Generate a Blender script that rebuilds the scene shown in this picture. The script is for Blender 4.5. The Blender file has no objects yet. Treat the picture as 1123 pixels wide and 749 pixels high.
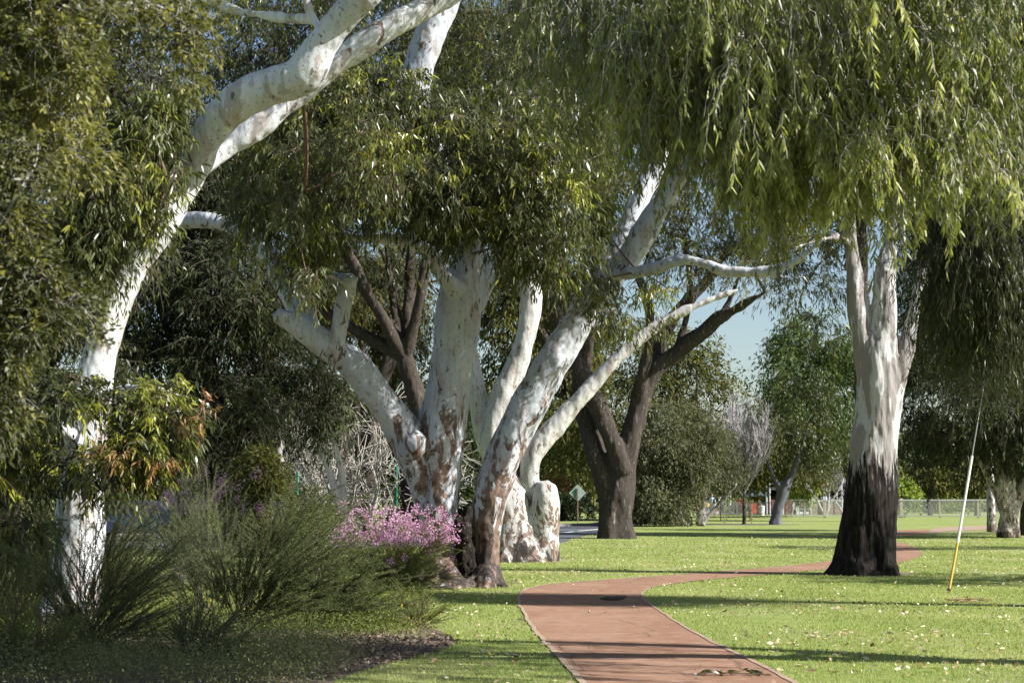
import bpy, math, random
import numpy as np
from mathutils import Vector, noise as mnoise

R = math.radians
scene = bpy.context.scene
COL = scene.collection
F = 1800.0; CX, CY = 561.5, 374.5; HZ = 540.0; H = 1.7
TH = math.atan((HZ - CY) / F); ST, CT = math.sin(TH), math.cos(TH)
rng = np.random.default_rng(7)

# ------------------------------------------------------------------ placing
def at(px, py, Y):
    """point at world depth Y that lies in the direction of photo position (px, py)"""
    a, b = (px - CX) / F, (CY - py) / F
    dy = CT - b * ST; dz = ST + b * CT
    return np.array([a * Y / dy, Y, H + dz * Y / dy])
def gp(px, py, z=0.0):
    a, b = (px - CX) / F, (CY - py) / F
    dy = CT - b * ST; dz = ST + b * CT
    t = (z - H) / dz
    return np.array([a * t, dy * t, z])
def m_(rpx, Y): return rpx * Y / F

# ------------------------------------------------------------------ objects
def tag(o, label=None, cat=None, group=None, kind=None):
    if label: o['label'] = label
    if cat: o['category'] = cat
    if group: o['group'] = group
    if kind: o['kind'] = kind
    return o
def thing(name, label, cat, loc, group=None):
    o = bpy.data.objects.new(name, None); COL.objects.link(o)
    o.location = tuple(loc); o.empty_display_size = .3
    return tag(o, label, cat, group)
def link(name, me, parent=None, mat=None):
    o = bpy.data.objects.new(name, me); COL.objects.link(o)
    if parent: o.parent = parent
    if mat:
        me.materials.clear(); me.materials.append(mat)
    return o
def raw_mesh(name, V, faces_flat, starts, tint=None, smooth=False):
    me = bpy.data.meshes.new(name)
    V = np.asarray(V, dtype=np.float32)
    me.vertices.add(len(V)); me.vertices.foreach_set('co', V.ravel())
    ff = np.asarray(faces_flat, dtype=np.int32)
    me.loops.add(len(ff)); me.loops.foreach_set('vertex_index', ff)
    st = np.asarray(starts, dtype=np.int32)
    me.polygons.add(len(st)); me.polygons.foreach_set('loop_start', st)
    if smooth: me.polygons.foreach_set('use_smooth', np.ones(len(st), dtype=bool))
    if tint is not None:
        a = me.attributes.new('tint', 'FLOAT', 'FACE'); a.data.foreach_set('value', np.asarray(tint, dtype=np.float32))
    me.update(calc_edges=True)
    return me
class MB:
    """collects boxes and prisms in plain lists"""
    def __init__(s): s.V = []; s.Fc = []
    def add(s, V, Fc):
        n = len(s.V); s.V += [tuple(v) for v in V]; s.Fc += [tuple(n + i for i in f) for f in Fc]
    def box(s, x0, x1, y0, y1, z0, z1):
        s.add([(x0,y0,z0),(x1,y0,z0),(x1,y1,z0),(x0,y1,z0),(x0,y0,z1),(x1,y0,z1),(x1,y1,z1),(x0,y1,z1)],
              [(0,3,2,1),(4,5,6,7),(0,1,5,4),(1,2,6,5),(2,3,7,6),(3,0,4,7)])
    def prism(s, poly, h0, h1, axis=2):
        n = len(poly)
        def P(p, h): return (p[0], p[1], h) if axis == 2 else ((p[0], h, p[1]) if axis == 1 else (h, p[0], p[1]))
        V = [P(p, h0) for p in poly] + [P(p, h1) for p in poly]
        s.add(V, [tuple(range(n))[::-1], tuple(range(n, 2*n))] + [(i, (i+1) % n, n + (i+1) % n, n + i) for i in range(n)])
    def mesh(s, name):
        me = bpy.data.meshes.new(name); me.from_pydata(s.V, [], s.Fc); me.update(); return me
    def build(s, name, mat, parent=None, bevel=0):
        o = link(name, s.mesh(name), parent, mat)
        if bevel:
            b = o.modifiers.new('b', 'BEVEL'); b.width = bevel; b.segments = 2; b.limit_method = 'ANGLE'
        return o

def nrm(a):
    return a / np.maximum(np.linalg.norm(a, axis=-1, keepdims=True), 1e-9)
def rand_dirs(n, g=None):
    return nrm((g or rng).normal(size=(n, 3)))

# ------------------------------------------------------------------ tubes
def tubes_mesh(name, P, Rd, sides=4):
    """P (n,K,3), Rd (n,K): many thin tubes"""
    n, K, _ = P.shape
    T = np.empty_like(P); T[:, 1:-1] = P[:, 2:] - P[:, :-2]; T[:, 0] = P[:, 1] - P[:, 0]; T[:, -1] = P[:, -1] - P[:, -2]
    T = nrm(T)
    ref = np.where(np.abs(T[:, :1, 2:3]) > .8, np.array([[[1., 0, 0]]]), np.array([[[0, 0, 1.]]]))
    U = nrm(np.cross(T, np.broadcast_to(ref, T.shape))); W = np.cross(T, U)
    ang = np.arange(sides) * 2 * math.pi / sides
    V = P[:, :, None, :] + Rd[:, :, None, None] * (U[:, :, None, :] * np.cos(ang)[None, None, :, None] + W[:, :, None, :] * np.sin(ang)[None, None, :, None])
    V = V.reshape(-1, 3)
    i = np.arange(n)[:, None, None] * K * sides; k = np.arange(K - 1)[None, :, None] * sides; s = np.arange(sides)[None, None, :]
    s2 = (s + 1) % sides
    Fq = np.stack([i + k + s, i + k + s2, i + k + sides + s2, i + k + sides + s], -1).reshape(-1)
    return raw_mesh(name, V, Fq, np.arange(0, len(Fq), 4), smooth=True)
def catmull(P, step):
    P = np.asarray(P, float); Q = np.vstack([2*P[0]-P[1], P, 2*P[-1]-P[-2]]); out = []
    for i in range(1, len(Q) - 2):
        L = np.linalg.norm(Q[i+1, :3] - Q[i, :3]); n = max(2, int(L / step))
        for t in np.arange(n) / n:
            out.append(.5 * ((2*Q[i]) + (-Q[i-1]+Q[i+1])*t + (2*Q[i-1]-5*Q[i]+4*Q[i+1]-Q[i+2])*t*t + (-Q[i-1]+3*Q[i]-3*Q[i+1]+Q[i+2])*t**3))
    out.append(Q[-2]); return np.array(out)
def tube_solid(P4, sides=16, flare=None, lob=5, ph=0.0, rough=.05, cap=.6):
    """P4 rows x,y,z,r ; closed tube for voxel joining"""
    P = P4[:, :3]; r = np.maximum(P4[:, 3], .004); K = len(P)
    T = nrm(np.gradient(P, axis=0)); V = []; Fc = []
    u = nrm(np.cross(T[0], [0.3, 1, .1])); 
    for k in range(K):
        u = nrm(u - T[k] * np.dot(u, T[k])); w = np.cross(T[k], u)
        for j in range(sides):
            a = 2 * math.pi * j / sides
            d = u * math.cos(a) + w * math.sin(a)
            rr = r[k]
            q = P[k] + d * rr
            nz = mnoise.noise(Vector((q[0]*1.3, q[1]*1.3, q[2]*.8)))
            rr *= 1 + rough * 2 * nz
            if flare:
                h = q[2]; e = math.exp(-max(h, 0) / flare[0])
                rr *= 1 + flare[1] * e * (.6 + .5 * math.cos(lob * a + ph) + .3 * math.sin(3 * a + 2*ph))
            V.append(P[k] + d * rr)
    for k in range(K - 1):
        for j in range(sides):
            j2 = (j + 1) % sides
            Fc.append((k*sides + j, k*sides + j2, (k+1)*sides + j2, (k+1)*sides + j))
    a = len(V); V.append(P[0] - T[0] * r[0] * .1); V.append(P[-1] + T[-1] * r[-1] * cap)
    for j in range(sides):
        j2 = (j + 1) % sides
        Fc.append((a, j2, j)); Fc.append((a + 1, (K-1)*sides + j, (K-1)*sides + j2))
    return V, Fc
def ball(c, r, seed=0, amp=.25, n=14):
    V = []; Fc = []; c = np.array(c)
    for i in range(n + 1):
        th = math.pi * i / n
        for j in range(2 * n):
            a = math.pi * j / n
            d = np.array([math.sin(th)*math.cos(a), math.sin(th)*math.sin(a), math.cos(th)])
            q = 1 + amp * mnoise.fractal(Vector(d * 1.6 + seed), .8, 2.0, 3)
            V.append(c + d * np.array(r) * q)
    for i in range(n):
        for j in range(2 * n):
            j2 = (j + 1) % (2 * n)
            Fc.append((i*2*n + j, (i+1)*2*n + j, (i+1)*2*n + j2, i*2*n + j2))
    return V, Fc
def fuse(name, solids, voxel, smooth=4, disp=None):
    mb = MB()
    for V, Fc in solids: mb.add(V, Fc)
    me = mb.mesh(name + '_raw'); o = bpy.data.objects.new(name + '_raw', me); COL.objects.link(o)
    m = o.modifiers.new('r', 'REMESH'); m.mode = 'VOXEL'; m.voxel_size = voxel; m.use_smooth_shade = True
    if smooth:
        s = o.modifiers.new('s', 'SMOOTH'); s.iterations = smooth; s.factor = .5
    dg = bpy.context.evaluated_depsgraph_get()
    out = bpy.data.meshes.new_from_object(o.evaluated_get(dg))
    bpy.data.objects.remove(o); bpy.data.meshes.remove(me)
    if disp:
        n = len(out.vertices); co = np.empty(n*3, np.float32); no = np.empty(n*3, np.float32)
        out.vertices.foreach_get('co', co); out.vertices.foreach_get('normal', no)
        co = co.reshape(-1, 3); no = no.reshape(-1, 3)
        amp, sc, zs = disp
        d = np.array([mnoise.fractal(Vector((c[0]*sc, c[1]*sc, c[2]*sc*zs)), .7, 2.0, 4) for c in co], np.float32)
        co = co + no * (d * amp)[:, None]
        out.vertices.foreach_set('co', co.ravel().astype(np.float32)); out.update()
    out.name = name
    for p in out.polygons: p.use_smooth = True
    return out
def limbs_world(limbs, base):
    """each limb: rows (px, py, Y, rpx)"""
    res = []
    for L in limbs:
        res.append(np.array([list(at(px, py, Y) - base) + [m_(r, Y)] for px, py, Y, r in L]))
    return res

# ------------------------------------------------------------------ leaves
def leaf_mesh(name, P, D, L, W, tint, shape='lance', droop=.15, g=None):
    g = g or rng; n = len(P)
    L = np.broadcast_to(L, n)[:, None]; W = np.broadcast_to(W, n)[:, None]
    S = nrm(np.cross(D, rand_dirs(n, g))); N = np.cross(S, D)
    dn = np.array([0, 0, -1.0])
    if shape == 'kite':
        V = np.stack([P, P + D*L*.45 + S*W*.5 + N*W*.15, P + D*L + dn*L*droop, P + D*L*.45 - S*W*.5 + N*W*.15], 1).reshape(-1, 3)
        Fq = (np.arange(n)[:, None]*4 + np.array([0, 1, 2, 3])).ravel()
        return raw_mesh(name, V, Fq, np.arange(0, 4*n, 4), tint)
    b = D*L
    V = np.stack([P, P + b*.3 + S*W*.5 + N*W*.18, P + b*.3 - S*W*.5 + N*W*.18,
                  P + b*.68 + S*W*.38 + dn*L*droop*.4 + N*W*.1, P + b*.68 - S*W*.38 + dn*L*droop*.4 + N*W*.1,
                  P + b*.97 + dn*L*droop], 1).reshape(-1, 3)
    idx = np.array([0, 1, 2, 1, 3, 4, 2, 3, 5, 4])
    Fq = (np.arange(n)[:, None]*6 + idx).ravel()
    st = (np.arange(n)[:, None]*10 + np.array([0, 3, 7])).ravel()
    return raw_mesh(name, V, Fq, st, np.repeat(tint, 3))
def blob_points(blobs, n, g, bias=.45):
    vol = np.array([np.prod(r) ** .8 for c, r in blobs]); vol /= vol.sum()
    bi = g.choice(len(blobs), n, p=vol)
    C = np.array([c for c, r in blobs])[bi]; Rr = np.array([r for c, r in blobs])[bi]
    d = rand_dirs(n, g); u = g.random(n)[:, None] ** bias
    return C + d * u * Rr, d, bi
def make_foliage(parent, blobs, clumps, g, leaf=(.11, .018), twigs=4, per=7, spread=.45, hang=.6, outw=.5, shape='lance',
                 mat=None, twigmat=None, name='crown', tw_r=.004, young=.15, bias=.45, branch=True, anchors=None, sag=.25, zmin=.25, cutter=None):
    C, O, bi = blob_points(blobs, int(clumps * 1.45), g, bias)
    # clump density broken up by a low-frequency field so the crown has gaps and masses
    fld = np.array([mnoise.noise(Vector(c * .9 / max(.6, spread * 1.6))) for c in C])
    keep = (fld + g.random(len(C)) * .24 > .01) & (C[:, 2] > zmin)
    C, O, bi = C[keep], O[keep], bi[keep]
    nC = len(C)
    ctint = np.clip(g.random(nC) * .5 + .15 + .25 * np.clip(np.array([mnoise.noise(Vector(c * .35 + 9)) for c in C]) * 2, -1, 1), 0, .75)
    yf = np.array([mnoise.noise(Vector(c * .55 / max(.5, spread) + 31)) for c in C]); yg = g.random(nC) < young * np.where(yf > .12, 3.2, .35); ctint[yg] = .8 + .2 * g.random(yg.sum())
    n = nC * twigs
    Cs = np.repeat(C, twigs, 0); Os = np.repeat(O, twigs, 0)
    d0 = nrm(Os * outw + rand_dirs(n, g) * .75 + np.array([0, 0, .12]))
    Lt = spread * (.55 + .75 * g.random(n))[:, None]
    s0 = Cs + rand_dirs(n, g) * spread * .12
    def tw(t): return s0 + d0 * Lt * t + np.array([0, 0, -1]) * Lt * sag * 1.6 * t * t
    m = n * per
    t = (.25 + .8 * g.random((n, per)))[:, :, None]
    P = (s0[:, None] + d0[:, None] * Lt[:, None] * t + np.array([0, 0, -1]) * Lt[:, None] * sag * 1.6 * t * t).reshape(-1, 3)
    D = nrm(np.repeat(d0, per, 0) * (1 - hang) * .9 + np.array([0, 0, -1]) * hang + rand_dirs(m, g) * .55)
    P = P + rand_dirs(m, g) * leaf[0] * .25
    L = leaf[0] * (.6 + .7 * g.random(m)); W = leaf[1] * (.7 + .6 * g.random(m))
    tint = np.clip(np.repeat(ctint, twigs * per) + g.normal(size=m) * .09, 0, 1)
    if cutter is not None:
        k = cutter(P + np.array(parent.location)); P, D, L, W, tint = P[k], D[k], L[k], W[k], tint[k]
    o = link(name, leaf_mesh(name, P, D, L, W, tint, shape, .18, g), parent, mat)
    if twigmat:
        K = 4
        ts = np.linspace(0, 1, K)
        TP = np.stack([tw(x) for x in ts], 1)
        TR = np.broadcast_to(np.linspace(1, .35, K) * tw_r, (n, K))
        if cutter is not None:
            k = cutter(TP[:, -1] + np.array(parent.location)) & cutter(TP[:, 0] + np.array(parent.location)); TP, TR = TP[k], TR[k]
        link('twigs', tubes_mesh('twigs', TP, TR, 3), parent, twigmat)
    if branch and anchors is not None:
        sel = g.choice(nC, min(nC, max(3, min(170, int(nC * .3)))), replace=False)
        A = np.asarray(anchors); B = C[sel]
        dA = np.linalg.norm(B[:, None] - A[None], axis=2); order = np.argsort(dA.min(1))
        nodes = [a_ for a_ in A]; par = [-1] * len(nodes); pos = np.array(nodes); dep = np.zeros(len(nodes))
        for i in order:
            dd = np.linalg.norm(pos - B[i], axis=1); j = int(np.argmin(dd + dep * .35 + 1e-6))
            par.append(j); dep = np.append(dep, dep[j] + dd[j]); pos = np.vstack([pos, B[i]])
        cnt = np.ones(len(pos))
        for i in range(len(pos) - 1, len(A) - 1, -1): cnt[par[i]] += cnt[i]
        ii = np.arange(len(A), len(pos)); S = pos[[par[i] for i in ii]]; B = pos[ii]
        pd = np.array([nrm(pos[par[i]] - (pos[par[par[i]]] if par[par[i]] >= 0 else pos[par[i]] - (B[k] - S[k]))) for k, i in enumerate(ii)])
        K = 6; ts = np.linspace(0, 1, K)[None, :, None]; Ld = np.linalg.norm(B - S, axis=1)[:, None]
        mid = S + pd * Ld * .45 + rand_dirs(len(B), g) * Ld * .10
        BP = (1-ts)**2 * S[:, None] + 2*ts*(1-ts) * mid[:, None] + ts**2 * B[:, None]
        r0 = tw_r * 1.3 * np.minimum(np.sqrt(cnt[ii]), 5.5); BR = r0[:, None] * np.linspace(1.15, .8, K)[None]
        link('branches', tubes_mesh('branches', BP, BR, 5), parent, twigmat or mat)
    return o

def grow(start, d, L, r, levels, g, spread=.5, kids=(3, 5), up=.1, curl=.18, ratio=.62, K=6, out=None, first=.3):
    """recursive bare branching; returns list of (K,3) paths and radii"""
    if out is None: out = ([], [])
    pts = [np.array(start, float)]; dd = nrm(np.array(d, float)); st = L / (K - 1)
    for k in range(K - 1):
        dd = nrm(dd + g.normal(size=3) * curl + np.array([0, 0, up]) * .5); pts.append(pts[-1] + dd * st)
    pts = np.array(pts); out[0].append(pts); out[1].append(np.linspace(r, r * .5, K))
    if levels > 0:
        for c in range(g.integers(kids[0], kids[1] + 1)):
            t = first + (1 - first) * g.random(); i = min(K - 2, int(t * (K - 1))); f = t * (K-1) - i
            p = pts[i] * (1 - f) + pts[i+1] * f
            nd = nrm(nrm(pts[i+1] - pts[i]) + rand_dirs(1, g)[0] * spread * 1.3)
            grow(p, nd, L * ratio * (.75 + .5 * g.random()), r * (1 - .5*t) * .6, levels - 1, g, spread, kids, up, curl, ratio, K, out, .2)
    return out

# ------------------------------------------------------------------ materials
def mat(name):
    m = bpy.data.materials.new(name); m.use_nodes = True; nt = m.node_tree
    for n in list(nt.nodes): nt.nodes.remove(n)
    return m, nt, nt.nodes, nt.links
def node(nt, t, **k):
    n = nt.nodes.new(t)
    for a, b in k.items(): setattr(n, a, b)
    return n
def setin(n, **k):
    for a, b in k.items(): n.inputs[a.replace('_', ' ')].default_value = b
def ramp(nt, stops, interp='LINEAR'):
    n = nt.nodes.new('ShaderNodeValToRGB'); cr = n.color_ramp; cr.interpolation = interp
    while len(cr.elements) < len(stops): cr.elements.new(.5)
    for e, (p, c) in zip(cr.elements, stops): e.position = p; e.color = (*c, 1) if len(c) == 3 else c
    return n
def noise_n(nt, vec, scale, detail=5, rough=.6, dist=0):
    n = nt.nodes.new('ShaderNodeTexNoise'); n.inputs['Scale'].default_value = scale; n.inputs['Detail'].default_value = detail
    n.inputs['Roughness'].default_value = rough; n.inputs['Distortion'].default_value = dist
    if vec is not None: nt.links.new(vec, n.inputs['Vector'])
    return n
def mapping(nt, vec, scale):
    n = nt.nodes.new('ShaderNodeMapping'); n.inputs['Scale'].default_value = scale; nt.links.new(vec, n.inputs['Vector']); return n.outputs[0]
def mixc(nt, fac, a, b, blend='MIX'):
    n = nt.nodes.new('ShaderNodeMix'); n.data_type = 'RGBA'; n.blend_type = blend
    for i, v in ((0, fac), (6, a), (7, b)):
        if hasattr(v, 'links') or hasattr(v, 'is_output'): nt.links.new(v, n.inputs[i])
        else: n.inputs[i].default_value = v if i == 0 else (*v, 1)
    return n.outputs[2]
def math_n(nt, op, a, b=0.0, clamp=False):
    n = nt.nodes.new('ShaderNodeMath'); n.operation = op; n.use_clamp = clamp
    for i, v in ((0, a), (1, b)):
        if hasattr(v, 'is_output'): nt.links.new(v, n.inputs[i])
        else: n.inputs[i].default_value = v
    return n.outputs[0]
def sstep(nt, v, a, b):
    n = nt.nodes.new('ShaderNodeMapRange'); n.interpolation_type = 'SMOOTHSTEP'
    nt.links.new(v, n.inputs[0]); n.inputs[1].default_value = a; n.inputs[2].default_value = b
    return n.outputs[0]
def finish(nt, col, rough=.8, bump=None, spec=.3, strength=.5, dist=.02, metallic=0):
    p = nt.nodes.new('ShaderNodeBsdfPrincipled'); o = nt.nodes.new('ShaderNodeOutputMaterial')
    if hasattr(col, 'is_output'): nt.links.new(col, p.inputs['Base Color'])
    else: p.inputs['Base Color'].default_value = (*col, 1)
    if hasattr(rough, 'is_output'): nt.links.new(rough, p.inputs['Roughness'])
    else: p.inputs['Roughness'].default_value = rough
    p.inputs['Specular IOR Level'].default_value = spec; p.inputs['Metallic'].default_value = metallic
    if bump is not None:
        b = nt.nodes.new('ShaderNodeBump'); b.inputs['Strength'].default_value = strength; b.inputs['Distance'].default_value = dist
        nt.links.new(bump, b.inputs['Height']); nt.links.new(b.outputs[0], p.inputs['Normal'])
    nt.links.new(p.outputs[0], o.inputs[0]); return p
def leaf_mat(name, c0, c1, c2, rough=.38, trans=.35, spec=.5, tm=(1.5, 1.6, .7)):
    m, nt, N, Lk = mat(name)
    a = node(nt, 'ShaderNodeAttribute', attribute_name='tint')
    r = ramp(nt, [(0, c0), (.55, c1), (.78, c1), (1, c2)]); Lk.new(a.outputs['Fac'], r.inputs[0])
    p = node(nt, 'ShaderNodeBsdfPrincipled'); setin(p, Roughness=rough); p.inputs['Specular IOR Level'].default_value = spec
    Lk.new(r.outputs[0], p.inputs['Base Color'])
    t = node(nt, 'ShaderNodeBsdfTranslucent')
    tc = mixc(nt, 1.0, r.outputs[0], tm, 'MULTIPLY'); Lk.new(tc, t.inputs[0])
    mx = node(nt, 'ShaderNodeMixShader'); mx.inputs[0].default_value = trans
    Lk.new(p.outputs[0], mx.inputs[1]); Lk.new(t.outputs[0], mx.inputs[2])
    o = node(nt, 'ShaderNodeOutputMaterial'); Lk.new(mx.outputs[0], o.inputs[0])
    return m
def simple(name, col, rough=.6, spec=.4, metallic=0, var=.15, scale=8):
    m, nt, N, Lk = mat(name)
    tc = node(nt, 'ShaderNodeTexCoord'); n = noise_n(nt, tc.outputs['Object'], scale, 4)
    c = mixc(nt, n.outputs[0], tuple(x * (1 - var) for x in col), tuple(min(1, x * (1 + var)) for x in col))
    finish(nt, c, rough, n.outputs[0], spec, .15, .01, metallic); return m
def gum_bark(name, base=(.53, .56, .60), brown=.5, brown_z=2.0, seedoff=0.0, pink=(.40, .35, .32), streak=.45, char=.34):
    m, nt, N, Lk = mat(name)
    tc = node(nt, 'ShaderNodeTexCoord'); oc = tc.outputs['Object']
    sep = node(nt, 'ShaderNodeSeparateXYZ'); Lk.new(oc, sep.inputs[0]); z = sep.outputs[2]
    off = node(nt, 'ShaderNodeVectorMath', operation='ADD'); Lk.new(oc, off.inputs[0]); off.inputs[1].default_value = (seedoff, seedoff*.7, seedoff*.3)
    v = off.outputs[0]; vs = mapping(nt, v, (1, 1, .42)); vm = mapping(nt, v, (1, 1, .75)); vt = mapping(nt, v, (1, 1, .09))
    n1 = noise_n(nt, vs, 3.2, 8, .62, .5); n2 = noise_n(nt, vm, 9, 5, .6, .3); n3 = noise_n(nt, vm, 1.4, 3, .5)
    n4 = noise_n(nt, vt, 14, 6, .65, .2); fine = noise_n(nt, v, 55, 5, .7)
    # broad tone: cream to cool grey
    c = mixc(nt, sstep(nt, n3.outputs[0], .35, .65), base, tuple(b * k for b, k in zip(base, (.80, .80, .83))))
    c = mixc(nt, math_n(nt, 'MULTIPLY', sstep(nt, n4.outputs[0], .52, .66), streak), c, (.30, .265, .235))
    # grey-pink flaking plates
    c = mixc(nt, math_n(nt, 'MULTIPLY', sstep(nt, n1.outputs[0], .548, .565), .75), c, pink)
    # brown old bark, more of it near the ground
    hz = math_n(nt, 'MULTIPLY', math_n(nt, 'SUBTRACT', 1.0, math_n(nt, 'DIVIDE', z, brown_z), True), .22 * brown / .5)
    e1 = noise_n(nt, vs, 3.4, 10, .72, 1.3)
    msk = math_n(nt, 'ADD', math_n(nt, 'ADD', e1.outputs[0], hz), math_n(nt, 'MULTIPLY', math_n(nt, 'SUBTRACT', fine.outputs[0], .5), .06))
    bm = sstep(nt, msk, .612, .628)
    bc = mixc(nt, sstep(nt, n2.outputs[0], .35, .65), (.11, .07, .05), (.27, .19, .145)); bc = mixc(nt, .4, bc, mixc(nt, fine.outputs[0], (.3,)*3, (1.2,)*3), 'MULTIPLY')
    c = mixc(nt, bm, c, bc)
    # charred/rotten foot
    hz2 = math_n(nt, 'MULTIPLY', math_n(nt, 'SUBTRACT', 1.0, math_n(nt, 'DIVIDE', z, brown_z * .38), True), char)
    cm = sstep(nt, math_n(nt, 'ADD', n1.outputs[0], hz2), .63, .69)
    c = mixc(nt, cm, c, (.040, .031, .027))
    # small dark scars and speckles
    sp = noise_n(nt, mapping(nt, v, (1, 1, .5)), 7.5, 3, .5)
    c = mixc(nt, math_n(nt, 'MULTIPLY', sstep(nt, sp.outputs[0], .655, .675), .9), c, (.14, .115, .10))
    sp2 = noise_n(nt, mapping(nt, v, (1, 1, .6)), 26, 2, .5)
    c = mixc(nt, math_n(nt, 'MULTIPLY', sstep(nt, sp2.outputs[0], .64, .67), .7), c, (.2, .16, .14))
    c = mixc(nt, .25, c, mixc(nt, fine.outputs[0], (.25, .25, .25), (1, 1, 1)), 'MULTIPLY')
    h = math_n(nt, 'ADD', math_n(nt, 'MULTIPLY', bm, .7), math_n(nt, 'MULTIPLY', fine.outputs[0], .35))
    h = math_n(nt, 'ADD', h, math_n(nt, 'MULTIPLY', n2.outputs[0], .8))
    finish(nt, c, .72, h, .25, .6, .025); return m
def rough_bark(name, dark, light, scale=9, zs=.16, dist=.06):
    m, nt, N, Lk = mat(name)
    tc = node(nt, 'ShaderNodeTexCoord'); v = mapping(nt, tc.outputs['Object'], (1, 1, zs))
    n1 = noise_n(nt, v, scale, 10, .72, 1.2); n2 = noise_n(nt, mapping(nt, tc.outputs['Object'], (1, 1, .5)), 30, 5, .7); n3 = noise_n(nt, mapping(nt, tc.outputs['Object'], (1, 1, .35)), 1.3, 4, .6)
    rg = math_n(nt, 'SUBTRACT', 1.0, math_n(nt, 'MULTIPLY', math_n(nt, 'ABSOLUTE', math_n(nt, 'SUBTRACT', n1.outputs[0], .5)), 7.0), True)
    k = math_n(nt, 'ADD', math_n(nt, 'MULTIPLY', n1.outputs[0], .9), math_n(nt, 'MULTIPLY', rg, -.3))
    r = ramp(nt, [(.05, tuple(x*.3 for x in dark)), (.36, dark), (.62, light)]); Lk.new(k, r.inputs[0])
    c = mixc(nt, .45, r.outputs[0], mixc(nt, n2.outputs[0], (.2,)*3, (1.2,)*3), 'MULTIPLY')
    c = mixc(nt, math_n(nt, 'MULTIPLY', sstep(nt, n3.outputs[0], .5, .7), .5), c, tuple(x*.5 for x in dark))
    h = math_n(nt, 'ADD', k, math_n(nt, 'MULTIPLY', n2.outputs[0], .25))
    finish(nt, c, .9, h, .15, 1.0, dist); return m
def charred_gum(name):
    m, nt, N, Lk = mat(name)
    tc = node(nt, 'ShaderNodeTexCoord'); oc = tc.outputs['Object']
    sep = node(nt, 'ShaderNodeSeparateXYZ'); Lk.new(oc, sep.inputs[0]); z = sep.outputs[2]
    vs = mapping(nt, oc, (1, 1, .22)); vt = mapping(nt, oc, (1, 1, .1))
    n1 = noise_n(nt, vs, 3.6, 7, .6, .4); n2 = noise_n(nt, vt, 13, 8, .72, .4); fine = noise_n(nt, mapping(nt, oc, (1, 1, .4)), 40, 5, .7)
    n3 = noise_n(nt, vs, 2.0, 4, .5, .3)
    c = mixc(nt, fine.outputs[0], (.42, .41, .40), (.54, .53, .52))
    c = mixc(nt, sstep(nt, n1.outputs[0], .46, .49), c, mixc(nt, fine.outputs[0], (.20, .18, .17), (.33, .30, .29)))
    c = mixc(nt, math_n(nt, 'MULTIPLY', sstep(nt, n3.outputs[0], .60, .63), .8), c, (.15, .115, .10))
    c = mixc(nt, math_n(nt, 'MULTIPLY', sstep(nt, n2.outputs[0], .60, .66), .7), c, (.10, .08, .07))
    k = math_n(nt, 'ADD', z, math_n(nt, 'MULTIPLY', math_n(nt, 'SUBTRACT', n2.outputs[0], .5), 4.2))
    k = math_n(nt, 'ADD', k, math_n(nt, 'MULTIPLY', math_n(nt, 'SUBTRACT', n1.outputs[0], .5), 1.6))
    cm = math_n(nt, 'SUBTRACT', 1.0, sstep(nt, k, 2.0, 2.35))
    cc = mixc(nt, sstep(nt, n2.outputs[0], .4, .75), (.008, .007, .006), (.065, .050, .042))
    c = mixc(nt, cm, c, cc)
    h = math_n(nt, 'ADD', math_n(nt, 'MULTIPLY', n2.outputs[0], math_n(nt, 'ADD', math_n(nt, 'MULTIPLY', cm, 2.6), .5)), math_n(nt, 'MULTIPLY', fine.outputs[0], .3))
    finish(nt, c, .85, h, .15, .9, .05); return m

M = {}
M['gumleaf'] = leaf_mat('gum_leaves', (.032, .044, .020), (.088, .100, .036), (.27, .28, .040), .34, .3, .4)
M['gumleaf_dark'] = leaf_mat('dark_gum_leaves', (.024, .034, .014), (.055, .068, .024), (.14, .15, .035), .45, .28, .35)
M['willow'] = leaf_mat('willow_leaves', (.075, .09, .028), (.21, .225, .078), (.42, .42, .17), .45, .33)
M['near'] = leaf_mat('hakea_leaves', (.045, .050, .016), (.115, .118, .034), (.28, .26, .085), .45, .32, .35)
M['olive'] = leaf_mat('olive_leaves', (.048, .052, .018), (.115, .115, .036), (.20, .19, .06), .65, .3, .2)
M['feather'] = leaf_mat('feathery_leaves', (.05, .075, .03), (.105, .145, .055), (.18, .215, .08), .65, .3, .2)
M['greygreen'] = leaf_mat('grey_green_leaves', (.065, .07, .042), (.125, .13, .078), (.20, .20, .12), .7, .28, .15)
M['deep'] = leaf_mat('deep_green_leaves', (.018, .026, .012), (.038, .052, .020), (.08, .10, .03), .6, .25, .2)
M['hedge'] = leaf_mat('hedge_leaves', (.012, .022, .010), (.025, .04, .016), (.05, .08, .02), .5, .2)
M['needle'] = leaf_mat('needle_leaves', (.070, .095, .035), (.125, .155, .055), (.22, .25, .08), .6, .3, .25)
M['needle_dark'] = leaf_mat('dark_needle_leaves', (.055, .075, .032), (.12, .145, .055), (.21, .23, .08), .6, .25, .25)
M['wax'] = leaf_mat('waxflower_leaves', (.10, .135, .04), (.20, .245, .065), (.31, .34, .09), .6, .35, .25)
M['pink'] = leaf_mat('pink_petals', (.60, .27, .47), (.76, .46, .64), (.90, .74, .84), .6, .3, .3, (1.1, 1, 1.1))
M['weed'] = leaf_mat('weed_leaves', (.08, .105, .025), (.18, .22, .05), (.34, .36, .09), .6, .3, .25)
M['yellow'] = leaf_mat('yellow_petals', (.7, .5, .03), (.75, .55, .04), (.8, .6, .05), .6, .3)
M['lime'] = leaf_mat('lime_leaves', (.12, .16, .03), (.22, .28, .05), (.32, .36, .07), .5, .35)
M['rust'] = leaf_mat('rust_leaves', (.15, .10, .04), (.27, .13, .06), (.34, .2, .08), .5, .3)
M['twig'] = simple('red_brown_twigs', (.12, .078, .056), .7)
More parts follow.
